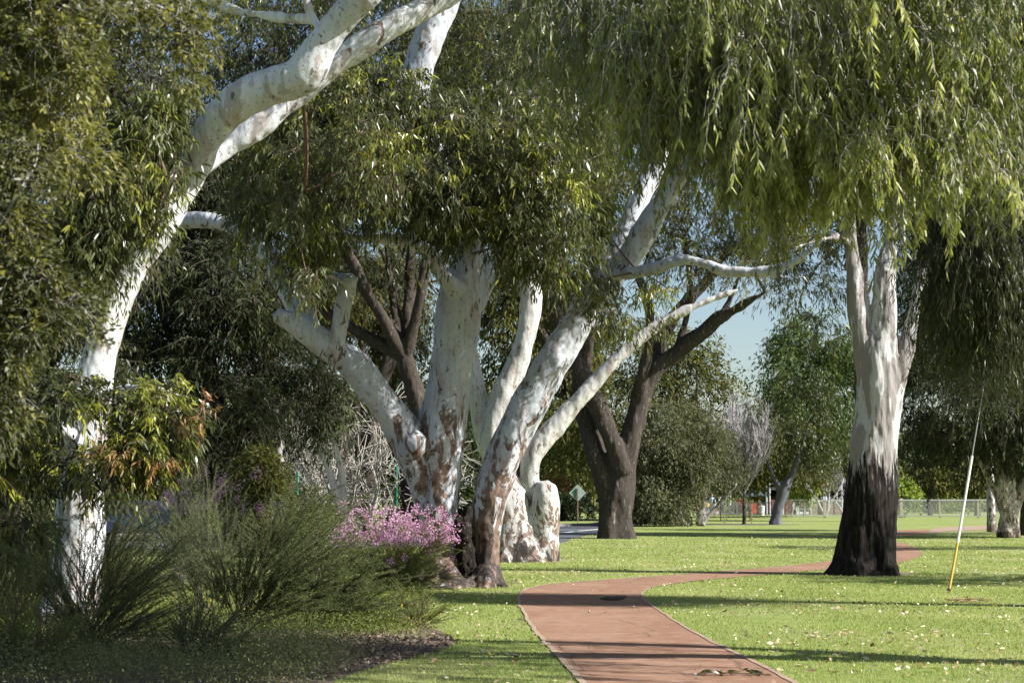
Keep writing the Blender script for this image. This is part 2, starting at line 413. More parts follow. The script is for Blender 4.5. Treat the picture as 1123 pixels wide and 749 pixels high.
M['twig_grey'] = simple('grey_twigs', (.27, .25, .23), .8)
M['twig_dark'] = simple('dark_twigs', (.075, .06, .045), .8)
M['barewood'] = simple('pale_bare_twigs', (.33, .31, .27), .8, var=.25, scale=3)
M['barewood2'] = simple('grey_bare_twigs', (.33, .31, .32), .8, var=.25, scale=3)
M['gum_c'] = gum_bark('mottled_gum_bark', brown=.50, brown_z=4.6, char=.20)
M['gum_l'] = gum_bark('white_gum_bark', base=(.65, .665, .67), brown=.30, brown_z=1.3, seedoff=5.3)
M['gum_b'] = gum_bark('weathered_gum_bark', base=(.60, .59, .57), brown=.34, brown_z=3.2, seedoff=11.7, streak=.9, char=.16)
M['charred'] = charred_gum('charred_gum_bark')
M['darkbark'] = rough_bark('dark_fissured_bark', (.12, .10, .086), (.40, .36, .315), 9, .22, .08)
M['brownbark'] = rough_bark('brown_bark', (.10, .082, .068), (.24, .20, .17), 12, .25, .04)
M['paperbark'] = gum_bark('paper_bark', base=(.55, .50, .45), brown=.35, brown_z=3, seedoff=21, streak=.8, char=.12)
M['bluebark'] = simple('blue_grey_bark', (.10, .105, .12), .85, var=.5, scale=3)
M['greybark'] = simple('grey_bark', (.22, .20, .19), .85, var=.35, scale=6)

# ------------------------------------------------------------------ ground surfaces
def grass_mat():
    m, nt, N, Lk = mat('lawn_grass')
    tc = node(nt, 'ShaderNodeTexCoord'); oc = tc.outputs['Object']
    a = noise_n(nt, oc, .22, 5, .6); b = noise_n(nt, oc, 1.6, 5, .65, .3); c_ = noise_n(nt, mapping(nt, oc, (1, .6, 1)), 26, 5, .75); d = noise_n(nt, oc, 140, 3, .7)
    c = mixc(nt, sstep(nt, b.outputs[0], .3, .7), (.20, .25, .070), (.255, .30, .10))
    c = mixc(nt, math_n(nt, 'MULTIPLY', sstep(nt, a.outputs[0], .46, .66), .7), c, (.31, .30, .15))
    c = mixc(nt, math_n(nt, 'MULTIPLY', sstep(nt, c_.outputs[0], .55, .75), .5), c, (.30, .30, .15))
    wp = noise_n(nt, oc, .55, 6, .7, .5); c = mixc(nt, math_n(nt, 'MULTIPLY', sstep(nt, wp.outputs[0], .60, .70), .6), c, (.30, .26, .17))
    c = mixc(nt, .5, c, mixc(nt, d.outputs[0], (.35, .38, .3), (1.35, 1.35, 1.3)), 'MULTIPLY')
    h = math_n(nt, 'ADD', c_.outputs[0], math_n(nt, 'MULTIPLY', d.outputs[0], .5))
    finish(nt, c, .9, h, .1, .6, .03); return m
M['grass'] = grass_mat()
def poly_sheet(name, pts, z, material, kind='structure'):
    me = bpy.data.meshes.new(name); me.from_pydata([(p[0], p[1], z) for p in pts], [], [tuple(range(len(pts)))]); me.update()
    o = link(name, me, None, material); tag(o, kind=kind); return o
mb = MB(); mb.V = [(-2500, -60, 0), (2500, -60, 0), (2500, 4000, 0), (-2500, 4000, 0)]; mb.Fc = [(0, 1, 2, 3)]
tag(mb.build('lawn_ground', M['grass']), kind='structure')

# path of red-brown bitumen
def path_mat():
    m, nt, N, Lk = mat('red_path_surface')
    tc = node(nt, 'ShaderNodeTexCoord'); oc = tc.outputs['Object']
    a = noise_n(nt, oc, .7, 5, .6, .4); b = noise_n(nt, oc, 5, 6, .7); g_ = noise_n(nt, oc, 120, 3, .8)
    c = mixc(nt, sstep(nt, a.outputs[0], .3, .7), (.235, .13, .082), (.305, .182, .122))
    c = mixc(nt, math_n(nt, 'MULTIPLY', sstep(nt, b.outputs[0], .48, .75), .55), c, (.43, .32, .25))
    st = noise_n(nt, mapping(nt, oc, (.35, 3, 1)), 1.1, 4, .6, .2)
    c = mixc(nt, math_n(nt, 'MULTIPLY', sstep(nt, st.outputs[0], .55, .7), .4), c, (.20, .12, .085))
    vo = node(nt, 'ShaderNodeTexVoronoi', feature='DISTANCE_TO_EDGE'); vo.inputs['Scale'].default_value = .42; Lk.new(mixc(nt, .35, oc, a.outputs['Color'], 'ADD'), vo.inputs['Vector'])
    c = mixc(nt, math_n(nt, 'MULTIPLY', math_n(nt, 'SUBTRACT', 1.0, sstep(nt, vo.outputs['Distance'], .002, .009)), .6), c, (.10, .065, .045))
    bl = noise_n(nt, oc, 2.6, 3, .5, .8); c = mixc(nt, math_n(nt, 'MULTIPLY', sstep(nt, bl.outputs[0], .60, .66), .35), c, (.16, .10, .07))
    c = mixc(nt, .45, c, mixc(nt, g_.outputs[0], (.35,)*3, (1.4,)*3), 'MULTIPLY')
    finish(nt, c, .92, g_.outputs[0], .15, .5, .008); return m
M['path'] = path_mat()
M['path_edge'] = simple('pale_path_edge', (.32, .23, .17), .9, var=.5, scale=9)
L_px = [(660,790),(636,749),(608,717),(583,688),(569,664),(568,655),(575,647),(598,641.5),(636,638),(732,631),(810,625),(870,619.8),(925,613),(950,608),(957,604),(945,599.5),(925,596),(917,593),(922,589.5),(950,585.5),(983,581.5),(1019,580.2)]
R_px = [(935,790),(867,746),(820,722),(771,698),(735,677),(711,661),(705,653),(708,648.5),(722,643),(764,637),(830,631),(900,625),(945,621),(984,617.5),(1004,612),(1011,607),(1005,601),(987,595),(968,592),(972,589.5),(990,587.8),(1017,586.2)]
def resamp(px, n):
    P = np.array([gp(*p)[:2] for p in px]); P4 = catmull(np.hstack([P, np.zeros((len(P), 2))]), .15)[:, :2]
    s = np.r_[0, np.cumsum(np.linalg.norm(np.diff(P4, axis=0), axis=1))]; return P4, s
def resample_pairs(Lp, Rp, per=10):
    out = []
    for px in (Lp, Rp):
        P = np.array([gp(*p)[:2] for p in px]); Q = np.vstack([2*P[0]-P[1], P, 2*P[-1]-P[-2]]); o = []
        for i in range(1, len(Q)-2):
            for t in np.arange(per)/per:
                o.append(.5*((2*Q[i])+(-Q[i-1]+Q[i+1])*t+(2*Q[i-1]-5*Q[i]+4*Q[i+1]-Q[i+2])*t*t+(-Q[i-1]+3*Q[i]-3*Q[i+1]+Q[i+2])*t**3))
        o.append(P[-1]); out.append(np.array(o))
    return out
PL, PR = resample_pairs(L_px, R_px)
gj = np.random.default_rng(3)
for A in (PL, PR): A += np.cumsum(gj.normal(size=A.shape), 0) * 0 + np.array([[.035*mnoise.noise(Vector((q[0]*2.2, q[1]*2.2, 1))), .0] for q in A])
def ribbon(name, A, B, z, material):
    n = len(A); V = [(a[0], a[1], z) for a in A] + [(b[0], b[1], z) for b in B]
    me = bpy.data.meshes.new(name); me.from_pydata(V, [], [(i, n+i, n+i+1, i+1) for i in range(n-1)]); me.update()
    return tag(link(name, me, None, material), kind='structure')
ribbon('park_path', PL, PR, .008, M['path'])
d = nrm(PR - PL)
ribbon('path_edge', PL[:110] - d[:110]*.01, PL[:110] + d[:110]*.055, .014, M['path_edge'])
ribbon('path_edge', PR[:95] - d[:95]*.05, PR[:95] + d[:95]*.01, .014, simple('worn_path_edge', (.30, .21, .15), .95, var=.5, scale=9))
# a second path that joins it at the far right
poly_sheet('cross_path', [gp(*p) for p in [(1019,586),(1020,580.2),(1040,578.2),(1085,576.4),(1180,574),(1300,572.5),(1300,577),(1180,579.5),(1085,580.5),(1040,582.5)]], .010, simple('pale_red_path', (.30,.2,.15), .9))

# asphalt road with a kerb on its far side and a painted line
M['asphalt'] = simple('asphalt', (.085, .09, .10), .85, var=.25, scale=20)
road_near = [(-700,612),(170,603),(420,600.5),(600,596.5),(628,590.5),(650,586),(664,583.5),(682,580),(688,575),(684,569)]
road_far = [(-700,592),(170,590),(400,584),(560,578.6),(600,577.6),(625,577),(640,576.8),(655,576.3),(664,573.5),(668,568)]
RN, RF = resample_pairs(road_near, road_far, 6)
ribbon('road', RN, RF, .006, M['asphalt'])
def kerb(name, A, w, h):
    T = nrm(np.gradient(A, axis=0)); Nn = np.stack([-T[:, 1], T[:, 0]], 1)
    prof = [(0, 0), (0, h*.8), (w*.15, h), (w, h), (w, 0)]
    V = []; n = len(prof)
    for a, q in zip(A, Nn): V += [(a[0] + q[0]*u, a[1] + q[1]*u, v) for u, v in prof]
    Fc = [(i*n+j, i*n+j+1, (i+1)*n+j+1, (i+1)*n+j) for i in range(len(A)-1) for j in range(n-1)]
    me = bpy.data.meshes.new(name); me.from_pydata(V, [], Fc); me.update()
    return tag(link(name, me, None, simple('kerb_concrete', (.16, .155, .15), .9)), kind='structure')
kerb('road_kerb', RF, .3, .14)
LN = RN*.60 + RF*.40
dd = nrm(RF - RN)
ribbon('road_line', LN[24:46] - dd[24:46]*.35, LN[24:46] + dd[24:46]*.35, .011, simple('white_road_paint', (.72,.72,.72), .7))

# garden bed: dark mulch and soil under the shrubs
def soil_mat():
    m, nt, N, Lk = mat('garden_mulch')
    tc = node(nt, 'ShaderNodeTexCoord'); oc = tc.outputs['Object']
    a = noise_n(nt, oc, 1.2, 5, .6); b = noise_n(nt, mapping(nt, oc, (1, 1.6, 1)), 34, 6, .75, .5)
    c = mixc(nt, a.outputs[0], (.10, .075, .055), (.19, .145, .11))
    c = mixc(nt, sstep(nt, b.outputs[0], .5, .68), c, (.30, .235, .18))
    finish(nt, c, .95, b.outputs[0], .1, .8, .04); return m
M['soil'] = soil_mat()
bed_px = [(330,800),(360,752),(400,735),(440,724),(478,715),(500,705),(490,696),(470,685),(462,668),(466,655),(450,646),(400,640),(300,634),(150,628),(0,626),(-300,624),(-900,640),(-900,900)]
BED = np.array([gp(*p)[:2] for p in bed_px])
BED = catmull(np.hstack([BED, np.zeros((len(BED), 2))]), .4)[:, :2]
poly_sheet('garden_bed_soil', BED, .005, M['soil'])
def inside(P, poly):
    x, y = P[:, 0], P[:, 1]; res = np.zeros(len(P), bool); n = len(poly); j = n - 1
    for i in range(n):
        xi, yi, xj, yj = poly[i][0], poly[i][1], poly[j][0], poly[j][1]
        with np.errstate(divide='ignore', invalid='ignore'):
            c = ((yi > y) != (yj > y)) & (x < (xj - xi) * (y - yi) / (yj - yi + 1e-12) + xi)
        res ^= c; j = i
    return res
PATHPOLY = np.vstack([PL, PR[::-1]])
ROADPOLY = np.vstack([RN, RF[::-1]])
# root pads of bare earth round the two big trunks
def ellipse_pad(name, px, py, rx, ry, material, z=.0045, seed=0):
    c = gp(px, py); pts = []
    for i in range(48):
        a = i * math.pi / 24; q = 1 + .28 * mnoise.noise(Vector((math.cos(a)*1.7 + seed, math.sin(a)*1.7, seed)))
        pts.append((c[0] + rx*q*math.cos(a), c[1] + ry*q*math.sin(a)))
    return poly_sheet(name, pts, z, material)
M['litter'] = simple('root_litter', (.13, .095, .07), .95, var=.6, scale=16)
ellipse_pad('bare_earth', 505, 638, 1.15, .8, M['litter'], seed=1)
ellipse_pad('bare_earth', 577, 612, 1.1, .6, M['litter'], seed=5)
ellipse_pad('bare_earth', 945, 629, 1.25, .8, simple('dry_litter', (.22, .17, .12), .95, var=.5, scale=12), seed=3)
ellipse_pad('mulch_ring', 812, 575.2, 3.0, 1.6, simple('grey_mulch', (.13, .115, .10), .95, var=.5, scale=6), seed=8)

# short grass blades on the nearer lawn (nobody could count them)
g = np.random.default_rng(11)
n = 520000
Y = 12.5 + 55 * g.random(n) ** 1.5
X = (g.random(n) * 2 - 1) * (Y * .335 + 1.2)
P = np.stack([X, Y, np.zeros(n)], 1)
k = ~inside(P, PATHPOLY) & ~inside(P, BED) & ~inside(P, ROADPOLY) & (g.random(n) < np.clip(1.25 - (P[:, 1] - 12.5) / 52, 0, 1)) & (np.array([mnoise.noise(Vector((p[0]*.45, p[1]*.3, 7))) for p in P]) * 1.6 < .55 - .55 * g.random(n) + .3)
P = P[k]; n = len(P)
D = nrm(np.array([0, 0, 1.]) + rand_dirs(n, g) * .55)
Lh = (.016 + .022 * g.random(n)) * (1 + (P[:, 1] - 13) * .012); Wd = (.005 + .004 * g.random(n)) * (1 + (P[:, 1] - 13) * .05)
S = nrm(np.cross(D, rand_dirs(n, g)))
V = np.stack([P - S*Wd[:, None]*.5, P + S*Wd[:, None]*.5, P + D*Lh[:, None]], 1).reshape(-1, 3)
pt = np.array([mnoise.noise(Vector((p[0]*.5, p[1]*.5, 0))) for p in P])
M['blade'] = leaf_mat('grass_blades', (.20, .245, .068), (.285, .325, .11), (.44, .41, .22), .6, .35, .3)
me = raw_mesh('grass', V, np.arange(3*n), np.arange(0, 3*n, 3), np.clip(.42 + pt*.95 + g.normal(size=n)*.2, 0, 1))
tag(link('grass', me, None, M['blade']), 'short green blades of lawn grass beside the red path', 'grass', kind='stuff')

# fallen leaves and bark flakes
n = 17000
Y = 12.5 + 55 * g.random(n) ** 1.25
X = (g.random(n) * 2 - 1) * (Y * .335 + .8)
P = np.stack([X, Y, np.zeros(n)], 1)
dens = np.array([mnoise.noise(Vector((p[0]*.35, p[1]*.35, 4))) for p in P])
onp = inside(P, PATHPOLY); k = (dens*1.6 + g.random(n)*.9 > .34) & ~inside(P, ROADPOLY) & ~inside(P, BED) & ((~onp) | (g.random(n) < .07))
k &= (X > -1.5) | (g.random(n) < .5)
P = P[k]; n = len(P); P[:, 2] = .022
D = rand_dirs(n, g); D[:, 2] *= .35; D = nrm(D)
me = leaf_mesh('fallen_leaves', P, D, .035 + .075*g.random(n)**1.5, .014 + .026*g.random(n), g.random(n)**1.4, 'lance', .1, g)
M['litterleaf'] = leaf_mat('fallen_leaf', (.62, .56, .43), (.38, .26, .15), (.16, .09, .05), .7, .15)
tag(link('fallen_leaves', me, None, M['litterleaf']), 'pale dry leaves and bark flakes scattered over the lawn', 'leaf litter', kind='stuff')
# mulch chips in the bed
n = 9000
c0 = gp(430, 712)
P = np.stack([c0[0] - 1.2 + g.normal(size=n)*1.3, c0[1] + g.normal(size=n)*1.2, np.full(n, .02)], 1)
P = P[inside(P, BED)]; n = len(P)
D = rand_dirs(n, g); D[:, 2] *= .4; D = nrm(D)
tag(link('mulch_chips', leaf_mesh('mulch_chips', P, D, .04+.06*g.random(n), .012+.02*g.random(n), g.random(n), 'kite', .05, g), None, leaf_mat('mulch_chip', (.34, .27, .21), (.17, .12, .09), (.07, .05, .04), .9, .05)),
    'brown wood chips and dead leaves at the edge of the garden bed', 'mulch', kind='stuff')
# low weeds covering the bed
def weeds(name, label, cpx, n, sx, sy, hgt, material, tint0, seed, cat='ground cover', leafL=.035, minY=11, maxX=-1.75, maxY=99):
    g = np.random.default_rng(seed)
    c = gp(*cpx); nc = n // 22
    C = np.stack([c[0] + (g.random(nc)*2-1)*sx, c[1] + (g.random(nc)*2-1)*sy, np.zeros(nc)], 1)
    C = C[inside(C, BED) & (C[:, 1] > minY) & (C[:, 1] + .5*g.normal(size=nc) < maxY) & (C[:, 0] + .25*g.normal(size=nc) < maxX)]; nc = len(C)
    h = hgt * (.35 + .8*g.random(nc)) * (1 + .5*np.array([mnoise.noise(Vector((q[0], q[1], 2))) for q in C]))
    K = 22; P = np.repeat(C, K, 0) + g.normal(size=(nc*K, 3)) * np.array([.10, .10, 0]); P[:, 2] = np.abs(np.repeat(h, K) * g.random(nc*K))
    D = nrm(rand_dirs(nc*K, g) * .9 + np.array([0, 0, .55]))
    tint = np.clip(np.repeat(tint0 + .3*(g.random(nc)-.3), K) + g.normal(size=nc*K)*.12, 0, 1)
    me = leaf_mesh(name, P, D, leafL*(.6+.9*g.random(nc*K)), leafL*.28*(.7+.6*g.random(nc*K)), tint, 'kite', .1, g)
    o = tag(link(name, me, None, material), label, cat, kind='stuff')
    return C
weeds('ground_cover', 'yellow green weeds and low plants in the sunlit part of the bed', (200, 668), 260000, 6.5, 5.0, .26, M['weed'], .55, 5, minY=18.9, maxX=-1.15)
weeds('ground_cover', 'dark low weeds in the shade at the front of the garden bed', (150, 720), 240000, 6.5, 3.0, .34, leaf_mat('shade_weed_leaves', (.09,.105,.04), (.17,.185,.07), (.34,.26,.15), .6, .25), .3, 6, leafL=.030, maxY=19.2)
n = 260; c = gp(300, 680)
P = np.stack([c[0] + (g.random(n)*2-1)*4, c[1] + (g.random(n)*2-1)*3, .08 + .25*g.random(n)], 1); P = P[inside(P, BED)]; n = len(P)
P = np.repeat(P, 4, 0); 
tag(link('yellow_flowers', leaf_mesh('yellow_flowers', P, nrm(rand_dirs(len(P), g) + np.array([0,0,.3])), .016, .014, np.full(len(P), .5), 'kite', 0, g), None, M['yellow']), 'tiny yellow daisies dotted through the weeds of the bed', 'flowers', kind='stuff')

# ------------------------------------------------------------------ trees
def rel_blobs(bl, base):
    out = []
    for b in bl:
        px, py, Y, rx, ry = b[:5]; rd = b[5] if len(b) > 5 else m_(rx, Y) * .8
        out.append((at(px, py, Y) - base, np.array([m_(rx, Y), rd, m_(ry, Y)])))
    return out
def trunk_part(t, limbs, base, voxel, material, extra=(), flare=(.35, .5), disp=(.02, 2.2, .5), step=.12, rough=.05, sides=18, name='trunk'):
    solids = []
    for i, P4 in enumerate(limbs_world(limbs, base)):
        Q = catmull(P4, step)
        solids.append(tube_solid(Q, sides, flare if P4[0][2] < .3 else None, ph=i*1.7, rough=rough))
    solids += list(extra)
    return link(name, fuse(name, solids, voxel, 3, disp), t, material)

# ---- white leaning gum on the left
b = gp(80, 692)
t = thing('gum_tree', 'white smooth-barked gum leaning out of the shrubs with bright sunlit trunk', 'tree', b)
L1 = [(72,702,20,37),(80,650,20,32),(87,590,20,28),(91,525,20,25),(98,462,20,22),(108,402,20,19),(122,345,20,17.5),(142,300,20,18),(165,262,20,18),(190,222,20,17),(212,185,20,19),(225,150,19.8,19),(262,112,19.6,20),(300,95,19.5,20),(332,82,19.4,21),(352,50,19.3,18),(378,16,19.2,17),(415,-20,19,16),(470,-80,19,14),(540,-150,19,11),(600,-230,19,7)]
L2 = [(196,212,20.1,14),(216,186,20.4,14),(245,163,20.6,14),(285,136,20.7,14),(330,101,20.8,14),(372,68,20.8,14),(415,38,20.8,13.5),(460,12,20.9,13),(505,-14,21,13),(570,-60,21,11),(650,-120,21,9),(740,-170,21,5)]
L3 = [(352,52,19.3,8),(345,24,19.6,6.5),(312,20,19.9,6),(283,16,20.2,5.5),(252,10,20.5,5),(200,-15,21,4)]
L4 = [(344,24,19.6,6),(336,2,19.6,6),(325,-40,19.5,4)]
L5 = [(126,338,20,15),(106,280,20.3,13),(92,230,20.6,12),(76,150,21,10),(60,60,21.4,8),(40,-60,22,5)]
L6 = [(96,500,20,12),(70,470,19.6,6),(40,450,19.2,4),(0,440,18.8,2.5)]
L7 = [(104,440,20,7),(140,425,19.6,4),(175,428,19.3,3),(215,440,19.1,2)]
trunk_part(t, [L1, L2, L3, L4, L5, L6, L7], b, .022, M['gum_l'], flare=(.3, .3), disp=(.035, 2.0, .5), rough=.08)
g = np.random.default_rng(21)
make_foliage(t, rel_blobs([(120,200,19.2,62,75),(170,160,19.0,50,50),(90,270,19.2,60,45),(190,120,19,36,42)], b), 480, g, (.118, .024), 4, 9, .30, .72, mat=M['gumleaf'], twigmat=M['twig'], young=.12, anchors=[at(165,262,20)-b, at(100,250,20.3)-b])
make_foliage(t, rel_blobs([(160,462,18.6,58,48),(60,470,18.4,70,60),(120,500,18.4,70,35),(15,540,18.4,50,60),(175,430,18.5,25,38)], b), 560, g, (.118, .025), 4, 9, .28, .6, mat=M['gumleaf'], twigmat=M['twig'], young=.22, anchors=[at(175,428,19.3)-b, at(40,450,19.2)-b], name='low_crown')
make_foliage(t, rel_blobs([(300,-110,20,130,60),(450,-120,20,150,70),(620,-170,20.5,130,60),(60,-40,21.5,90,70),(160,-60,21,90,60)], b), 620, g, (.11, .02), 4, 7, .42, .6, mat=M['gumleaf'], twigmat=M['twig'], anchors=[at(540,-150,19)-b, at(650,-120,21)-b, at(40,-60,22)-b], name='top_crown')
make_foliage(t, rel_blobs([(150,497,18.2,44,14),(195,440,18.2,30,24),(110,470,18.2,40,16),(225,450,18.2,10,16)], b), 42, g, (.09, .02), 4, 8, .2, .55, mat=M['rust'], twigmat=M['twig'], branch=False, name='new_growth')
# foliage of its branches hanging behind the limbs
make_foliage(t, rel_blobs([(165,292,19.2,18,22),(345,285,22.3,30,45),(400,180,23,60,60),(330,200,23,60,60)], b), 230, g, (.11, .02), 4, 8, .32, .75, mat=M['gumleaf'], twigmat=M['twig'], young=.2, anchors=[at(330,101,20.8)-b], name='hanging_foliage')

# ---- big multi-trunk gum in the centre
b = gp(508, 641)
t = thing('gum_tree', 'huge mottled gum whose several thick trunks rise from one burnt brown burl', 'tree', b)
Y0 = 30.4
T1 = [(490,648,Y0,24),(487,612,Y0,18.5),(484,580,Y0,19.5),(480,550,Y0,22),(480,510,Y0,24),(485,470,Y0,25),(492,430,Y0,25),(498,390,Y0,25),(503,345,Y0,25),(507,312,Y0,23),(512,290,Y0,16),(514,262,Y0+.1,16),(492,205,Y0-.2,16),(462,140,Y0-.5,16),(453,100,Y0-.7,17),(466,50,Y0-.8,17),(489,0,Y0-.8,15),(512,-60,Y0-.8,14),(540,-130,Y0-.8,10),(560,-220,Y0-.8,6)]
T1b = [(500,320,Y0-.3,11),(484,300,Y0-.6,8),(473,278,Y0-.8,7.2),(455,267,Y0-1,7),(425,262,Y0-1.2,6.5),(396,262,Y0-1.4,5),(360,255,Y0-1.6,3)]
T1d = [(455,267,Y0-1,5),(449,250,Y0-1,4),(444,225,Y0-1,3)]
T1c = [(514,335,Y0+.1,18),(533,302,Y0+.4,14.5),(556,270,Y0+.7,13.5),(585,228,Y0+1,12),(602,185,Y0+1.2,11),(613,155,Y0+1.3,10),(632,115,Y0+1.4,9),(655,60,Y0+1.5,8),(690,-20,Y0+1.5,6)]
T1e = [(612,162,Y0+1.3,6.5),(602,150,Y0+1.1,6),(597,134,Y0+1,5),(580,100,Y0+.9,4)]
T2 = [(474,575,Y0+.1,12),(466,535,Y0,18),(449,490,Y0-.1,20.5),(426,450,Y0-.3,18.5),(398,413,Y0-.5,17.5),(369,386,Y0-.7,17.5),(344,369,Y0-.8,15.5),(320,353,Y0-.9,12.5),(303,345,Y0-1,10.5)]
T2b = [(352,380,Y0-.7,14),(324,334,Y0-.3,13.5),(303,292,Y0,12.5),(279,262,Y0+.3,11),(245,245,Y0+.8,9.5),(200,242,Y0+1.3,9),(150,250,Y0+1.8,7),(90,230,Y0+2.4,5)]
T2c = [(368,392,Y0-.8,11),(372,360,Y0-.9,9.5),(377,335,Y0-1,9),(382,315,Y0-1.05,9),(384,304,Y0-1.1,9)]
T2d = [(384,309,Y0-1.05,8.5),(370,309,Y0-.9,8),(358,312,Y0-.8,8)]
T3 = [(537,648,Y0+.1,16),(534,618,Y0+.1,15),(533,585,Y0+.1,17),(536,555,Y0+.1,19),(548,510,Y0,20.5),(570,463,Y0,20.5),(598,412,Y0,20),(624,371,Y0,19),(646,334,Y0,17.5),(664,303,Y0,14.5),(684,258,Y0+.2,11.5),(703,216,Y0+.4,10),(720,180,Y0+.6,9.5),(734,130,Y0+.8,9),(752,60,Y0+1,8),(770,-30,Y0+1.2,6)]
T3b = [(658,320,Y0-.2,15.5),(682,292,Y0-.4,15),(703,262,Y0-.6,13.5),(721,230,Y0-.8,11.5),(746,195,Y0-1,9),(773,164,Y0-1.2,7.5),(812,115,Y0-1.4,6.5),(860,40,Y0-1.6,5)]
T3c = [(674,302,Y0-.5,9),(700,298,Y0-.8,7.5),(718,294,Y0-1,7),(742,286,Y0-1.2,6.3),(765,287,Y0-1.3,6.2),(797,297,Y0-1.5,6.4),(838,298,Y0-1.7,6),(866,290,Y0-2,4.5),(884,278,Y0-2.2,2.6),(902,262,Y0-2.4,1.2)]
T3d = [(838,298,Y0-1.7,3),(858,304,Y0-1.9,1.8),(880,303,Y0-2.1,1)]
roots = [[(530,628,Y0,12),(520,640,Y0-.3,9),(505,645,Y0-.7,8),(468,648,Y0-1.0,4)], [(537,628,Y0,12),(545,641,Y0-.1,9),(553,646,Y0-.4,6),(562,649,Y0-.6,3)],
   [(488,625,Y0,13),(478,640,Y0-.3,10),(466,648,Y0-.5,6),(456,651,Y0-.7,3)], [(492,625,Y0,12),(500,642,Y0-.6,9),(504,650,Y0-.9,5)], [(534,625,Y0,12),(532,643,Y0-.6,9),(528,651,Y0-.9,4)]]
burl = ball(at(512, 612, Y0-.05)-b, (.15, .22, .52), 3, .30, 22); burl2 = ball(at(513, 641, Y0-.05)-b, (.24, .26, .10), 8, .3, 20)
knot = ball(at(455, 488, Y0-.55)-b, (.17, .16, .24), 5, .25)
trunk_part(t, [T1, T1b, T1c, T1d, T1e, T2, T2b, T2c, T2d, T3, T3b, T3c, T3d] + roots, b, .028, M['gum_c'], extra=[knot], flare=(.35, .32), disp=(.04, 2.0, .5), rough=.08)
link('burl', fuse('burl', [burl, burl2, ball(at(508, 585, Y0-.2)-b, (.13,.2,.4), 11, .6, 16)], .022, 1, (.09, 4.2, .4)), t, rough_bark('burnt_burl', (.045,.036,.030), (.22,.18,.15), 9, .3, .06))
# peeling strips of bark on the low left limb
sp = []
for k in range(4):
    c = at(366 + 7*rng.normal(), 392 + 6*rng.normal(), Y0-1.25 + .02*k) - b
    pts = np.array([c + np.array([.03*math.sin(j*1.3+k), -.03 - .01*j, -.06*j*(1+.4*rng.random())]) for j in range(7)]); sp.append(pts)
link('peeling_bark', tubes_mesh('peeling_bark', np.array(sp), np.full((4, 7), .012)*np.linspace(1, .3, 7), 4), t, M['twig'])
g = np.random.default_rng(22)
anch = [at(512,280,Y0)-b, at(585,228,Y0+1)-b, at(462,140,Y0-.5)-b, at(684,258,Y0)-b]
make_foliage(t, rel_blobs([(360,150,28,110,75),(450,215,27.6,110,50),(520,180,27.4,110,62),(580,220,27.4,68,62),(300,230,28.2,80,50),(400,120,28.4,80,60),(590,130,28,70,70),(560,255,28,75,42),(430,150,28.4,100,80),(410,235,28,50,36),(600,268,28.3,50,36),(530,240,28,45,36),(330,280,28.5,50,30)], b), 2250, g, (.14, .026), 4, 9, .42, .72, mat=M['gumleaf'], twigmat=M['twig'], young=.16, anchors=anch)
make_foliage(t, rel_blobs([(840,120,28.6,70,60),(775,70,28.8,60,50),(905,60,28.4,60,60),(850,30,28.6,90,50)], b), 620, g, (.14, .026), 4, 8, .42, .7, mat=M['gumleaf'], twigmat=M['twig'], anchors=[at(812,115,Y0-1.4)-b, at(860,40,Y0-1.6)-b], name='shading_crown')  # crown mass added behind the willow to throw dappled shade on the trunks
make_foliage(t, rel_blobs([(690,345,29.2,46,26),(650,310,29.3,22,34),(720,325,29,30,22),(770,300,28.6,18,14),(655,235,29.5,26,30)], b), 140, g, (.125, .021), 4, 9, .36, .75, mat=M['gumleaf'], twigmat=M['twig'], young=.3, anchors=[at(700,298,Y0-.8)-b], name='hanging_foliage')
make_foliage(t, rel_blobs([(560,70,31.5,80,50),(470,-60,31,180,60),(650,-40,31.5,160,70),(330,-30,32,140,60),(780,-60,31.5,130,60),(640,30,32,90,60)], b), 1100, g, (.13, .024), 4, 7, .55, .6, mat=M['gumleaf'], twigmat=M['twig'], young=.4, anchors=[at(512,-60,Y0)-b, at(690,-20,Y0+1)-b], name='top_crown')

# ---- third gum behind it, with a sawn stump and a weathered limb
b = gp(574, 613)
t = thing('gum_tree', 'pale gum with a rounded sawn-off stump and a slender limb arching to the right', 'tree', b)
Y1 = 41.3
trunk_part(t, [[(570,619,Y1,36),(567,594,Y1,29),(560,560,Y1,24),(550,520,Y1,16),(542,480,Y1,13.5),(551,440,Y1,14),(567,400,Y1,13),(579,355,Y1,12),(583,315,Y1,11),(572,293,Y1,7),(560,290,Y1-.1,5),(545,280,Y1-.2,4)],
    [(581,322,Y1,11),(577,295,Y1+.1,9),(578,270,Y1+.2,7),(590,220,Y1+.3,6),(600,150,Y1+.4,5)],
    [(548,520,Y1+.2,11),(532,480,Y1+.3,10),(525,440,Y1+.3,9),(518,400,Y1+.4,9),(512,350,Y1+.5,7),(505,300,Y1+.6,5)],
    [(582,619,Y1-.1,20),(582,590,Y1-.1,19),(584,568,Y1-.1,14),(586,552,Y1-.1,8)],
    [(588,619,Y1-.2,22),(596,585,Y1-.2,15),(597,560,Y1-.2,15),(598,542,Y1-.2,14),(600,531,Y1-.2,11)],
    [(584,545,Y1+.1,10),(581,525,Y1,10),(584,502,Y1,11),(599,480,Y1,11),(618,458,Y1,10),(635,438,Y1,9),(663,408,Y1,8),(688,383,Y1,7),(712,363,Y1,6),(740,346,Y1,5),(775,330,Y1,3.5),(810,318,Y1,2.5)]],
    b, .038, M['gum_b'], flare=(.4, .3), disp=(.045, 1.7, .35), rough=.09)
c = at(601, 524, Y1-.5) - b
g = np.random.default_rng(23)
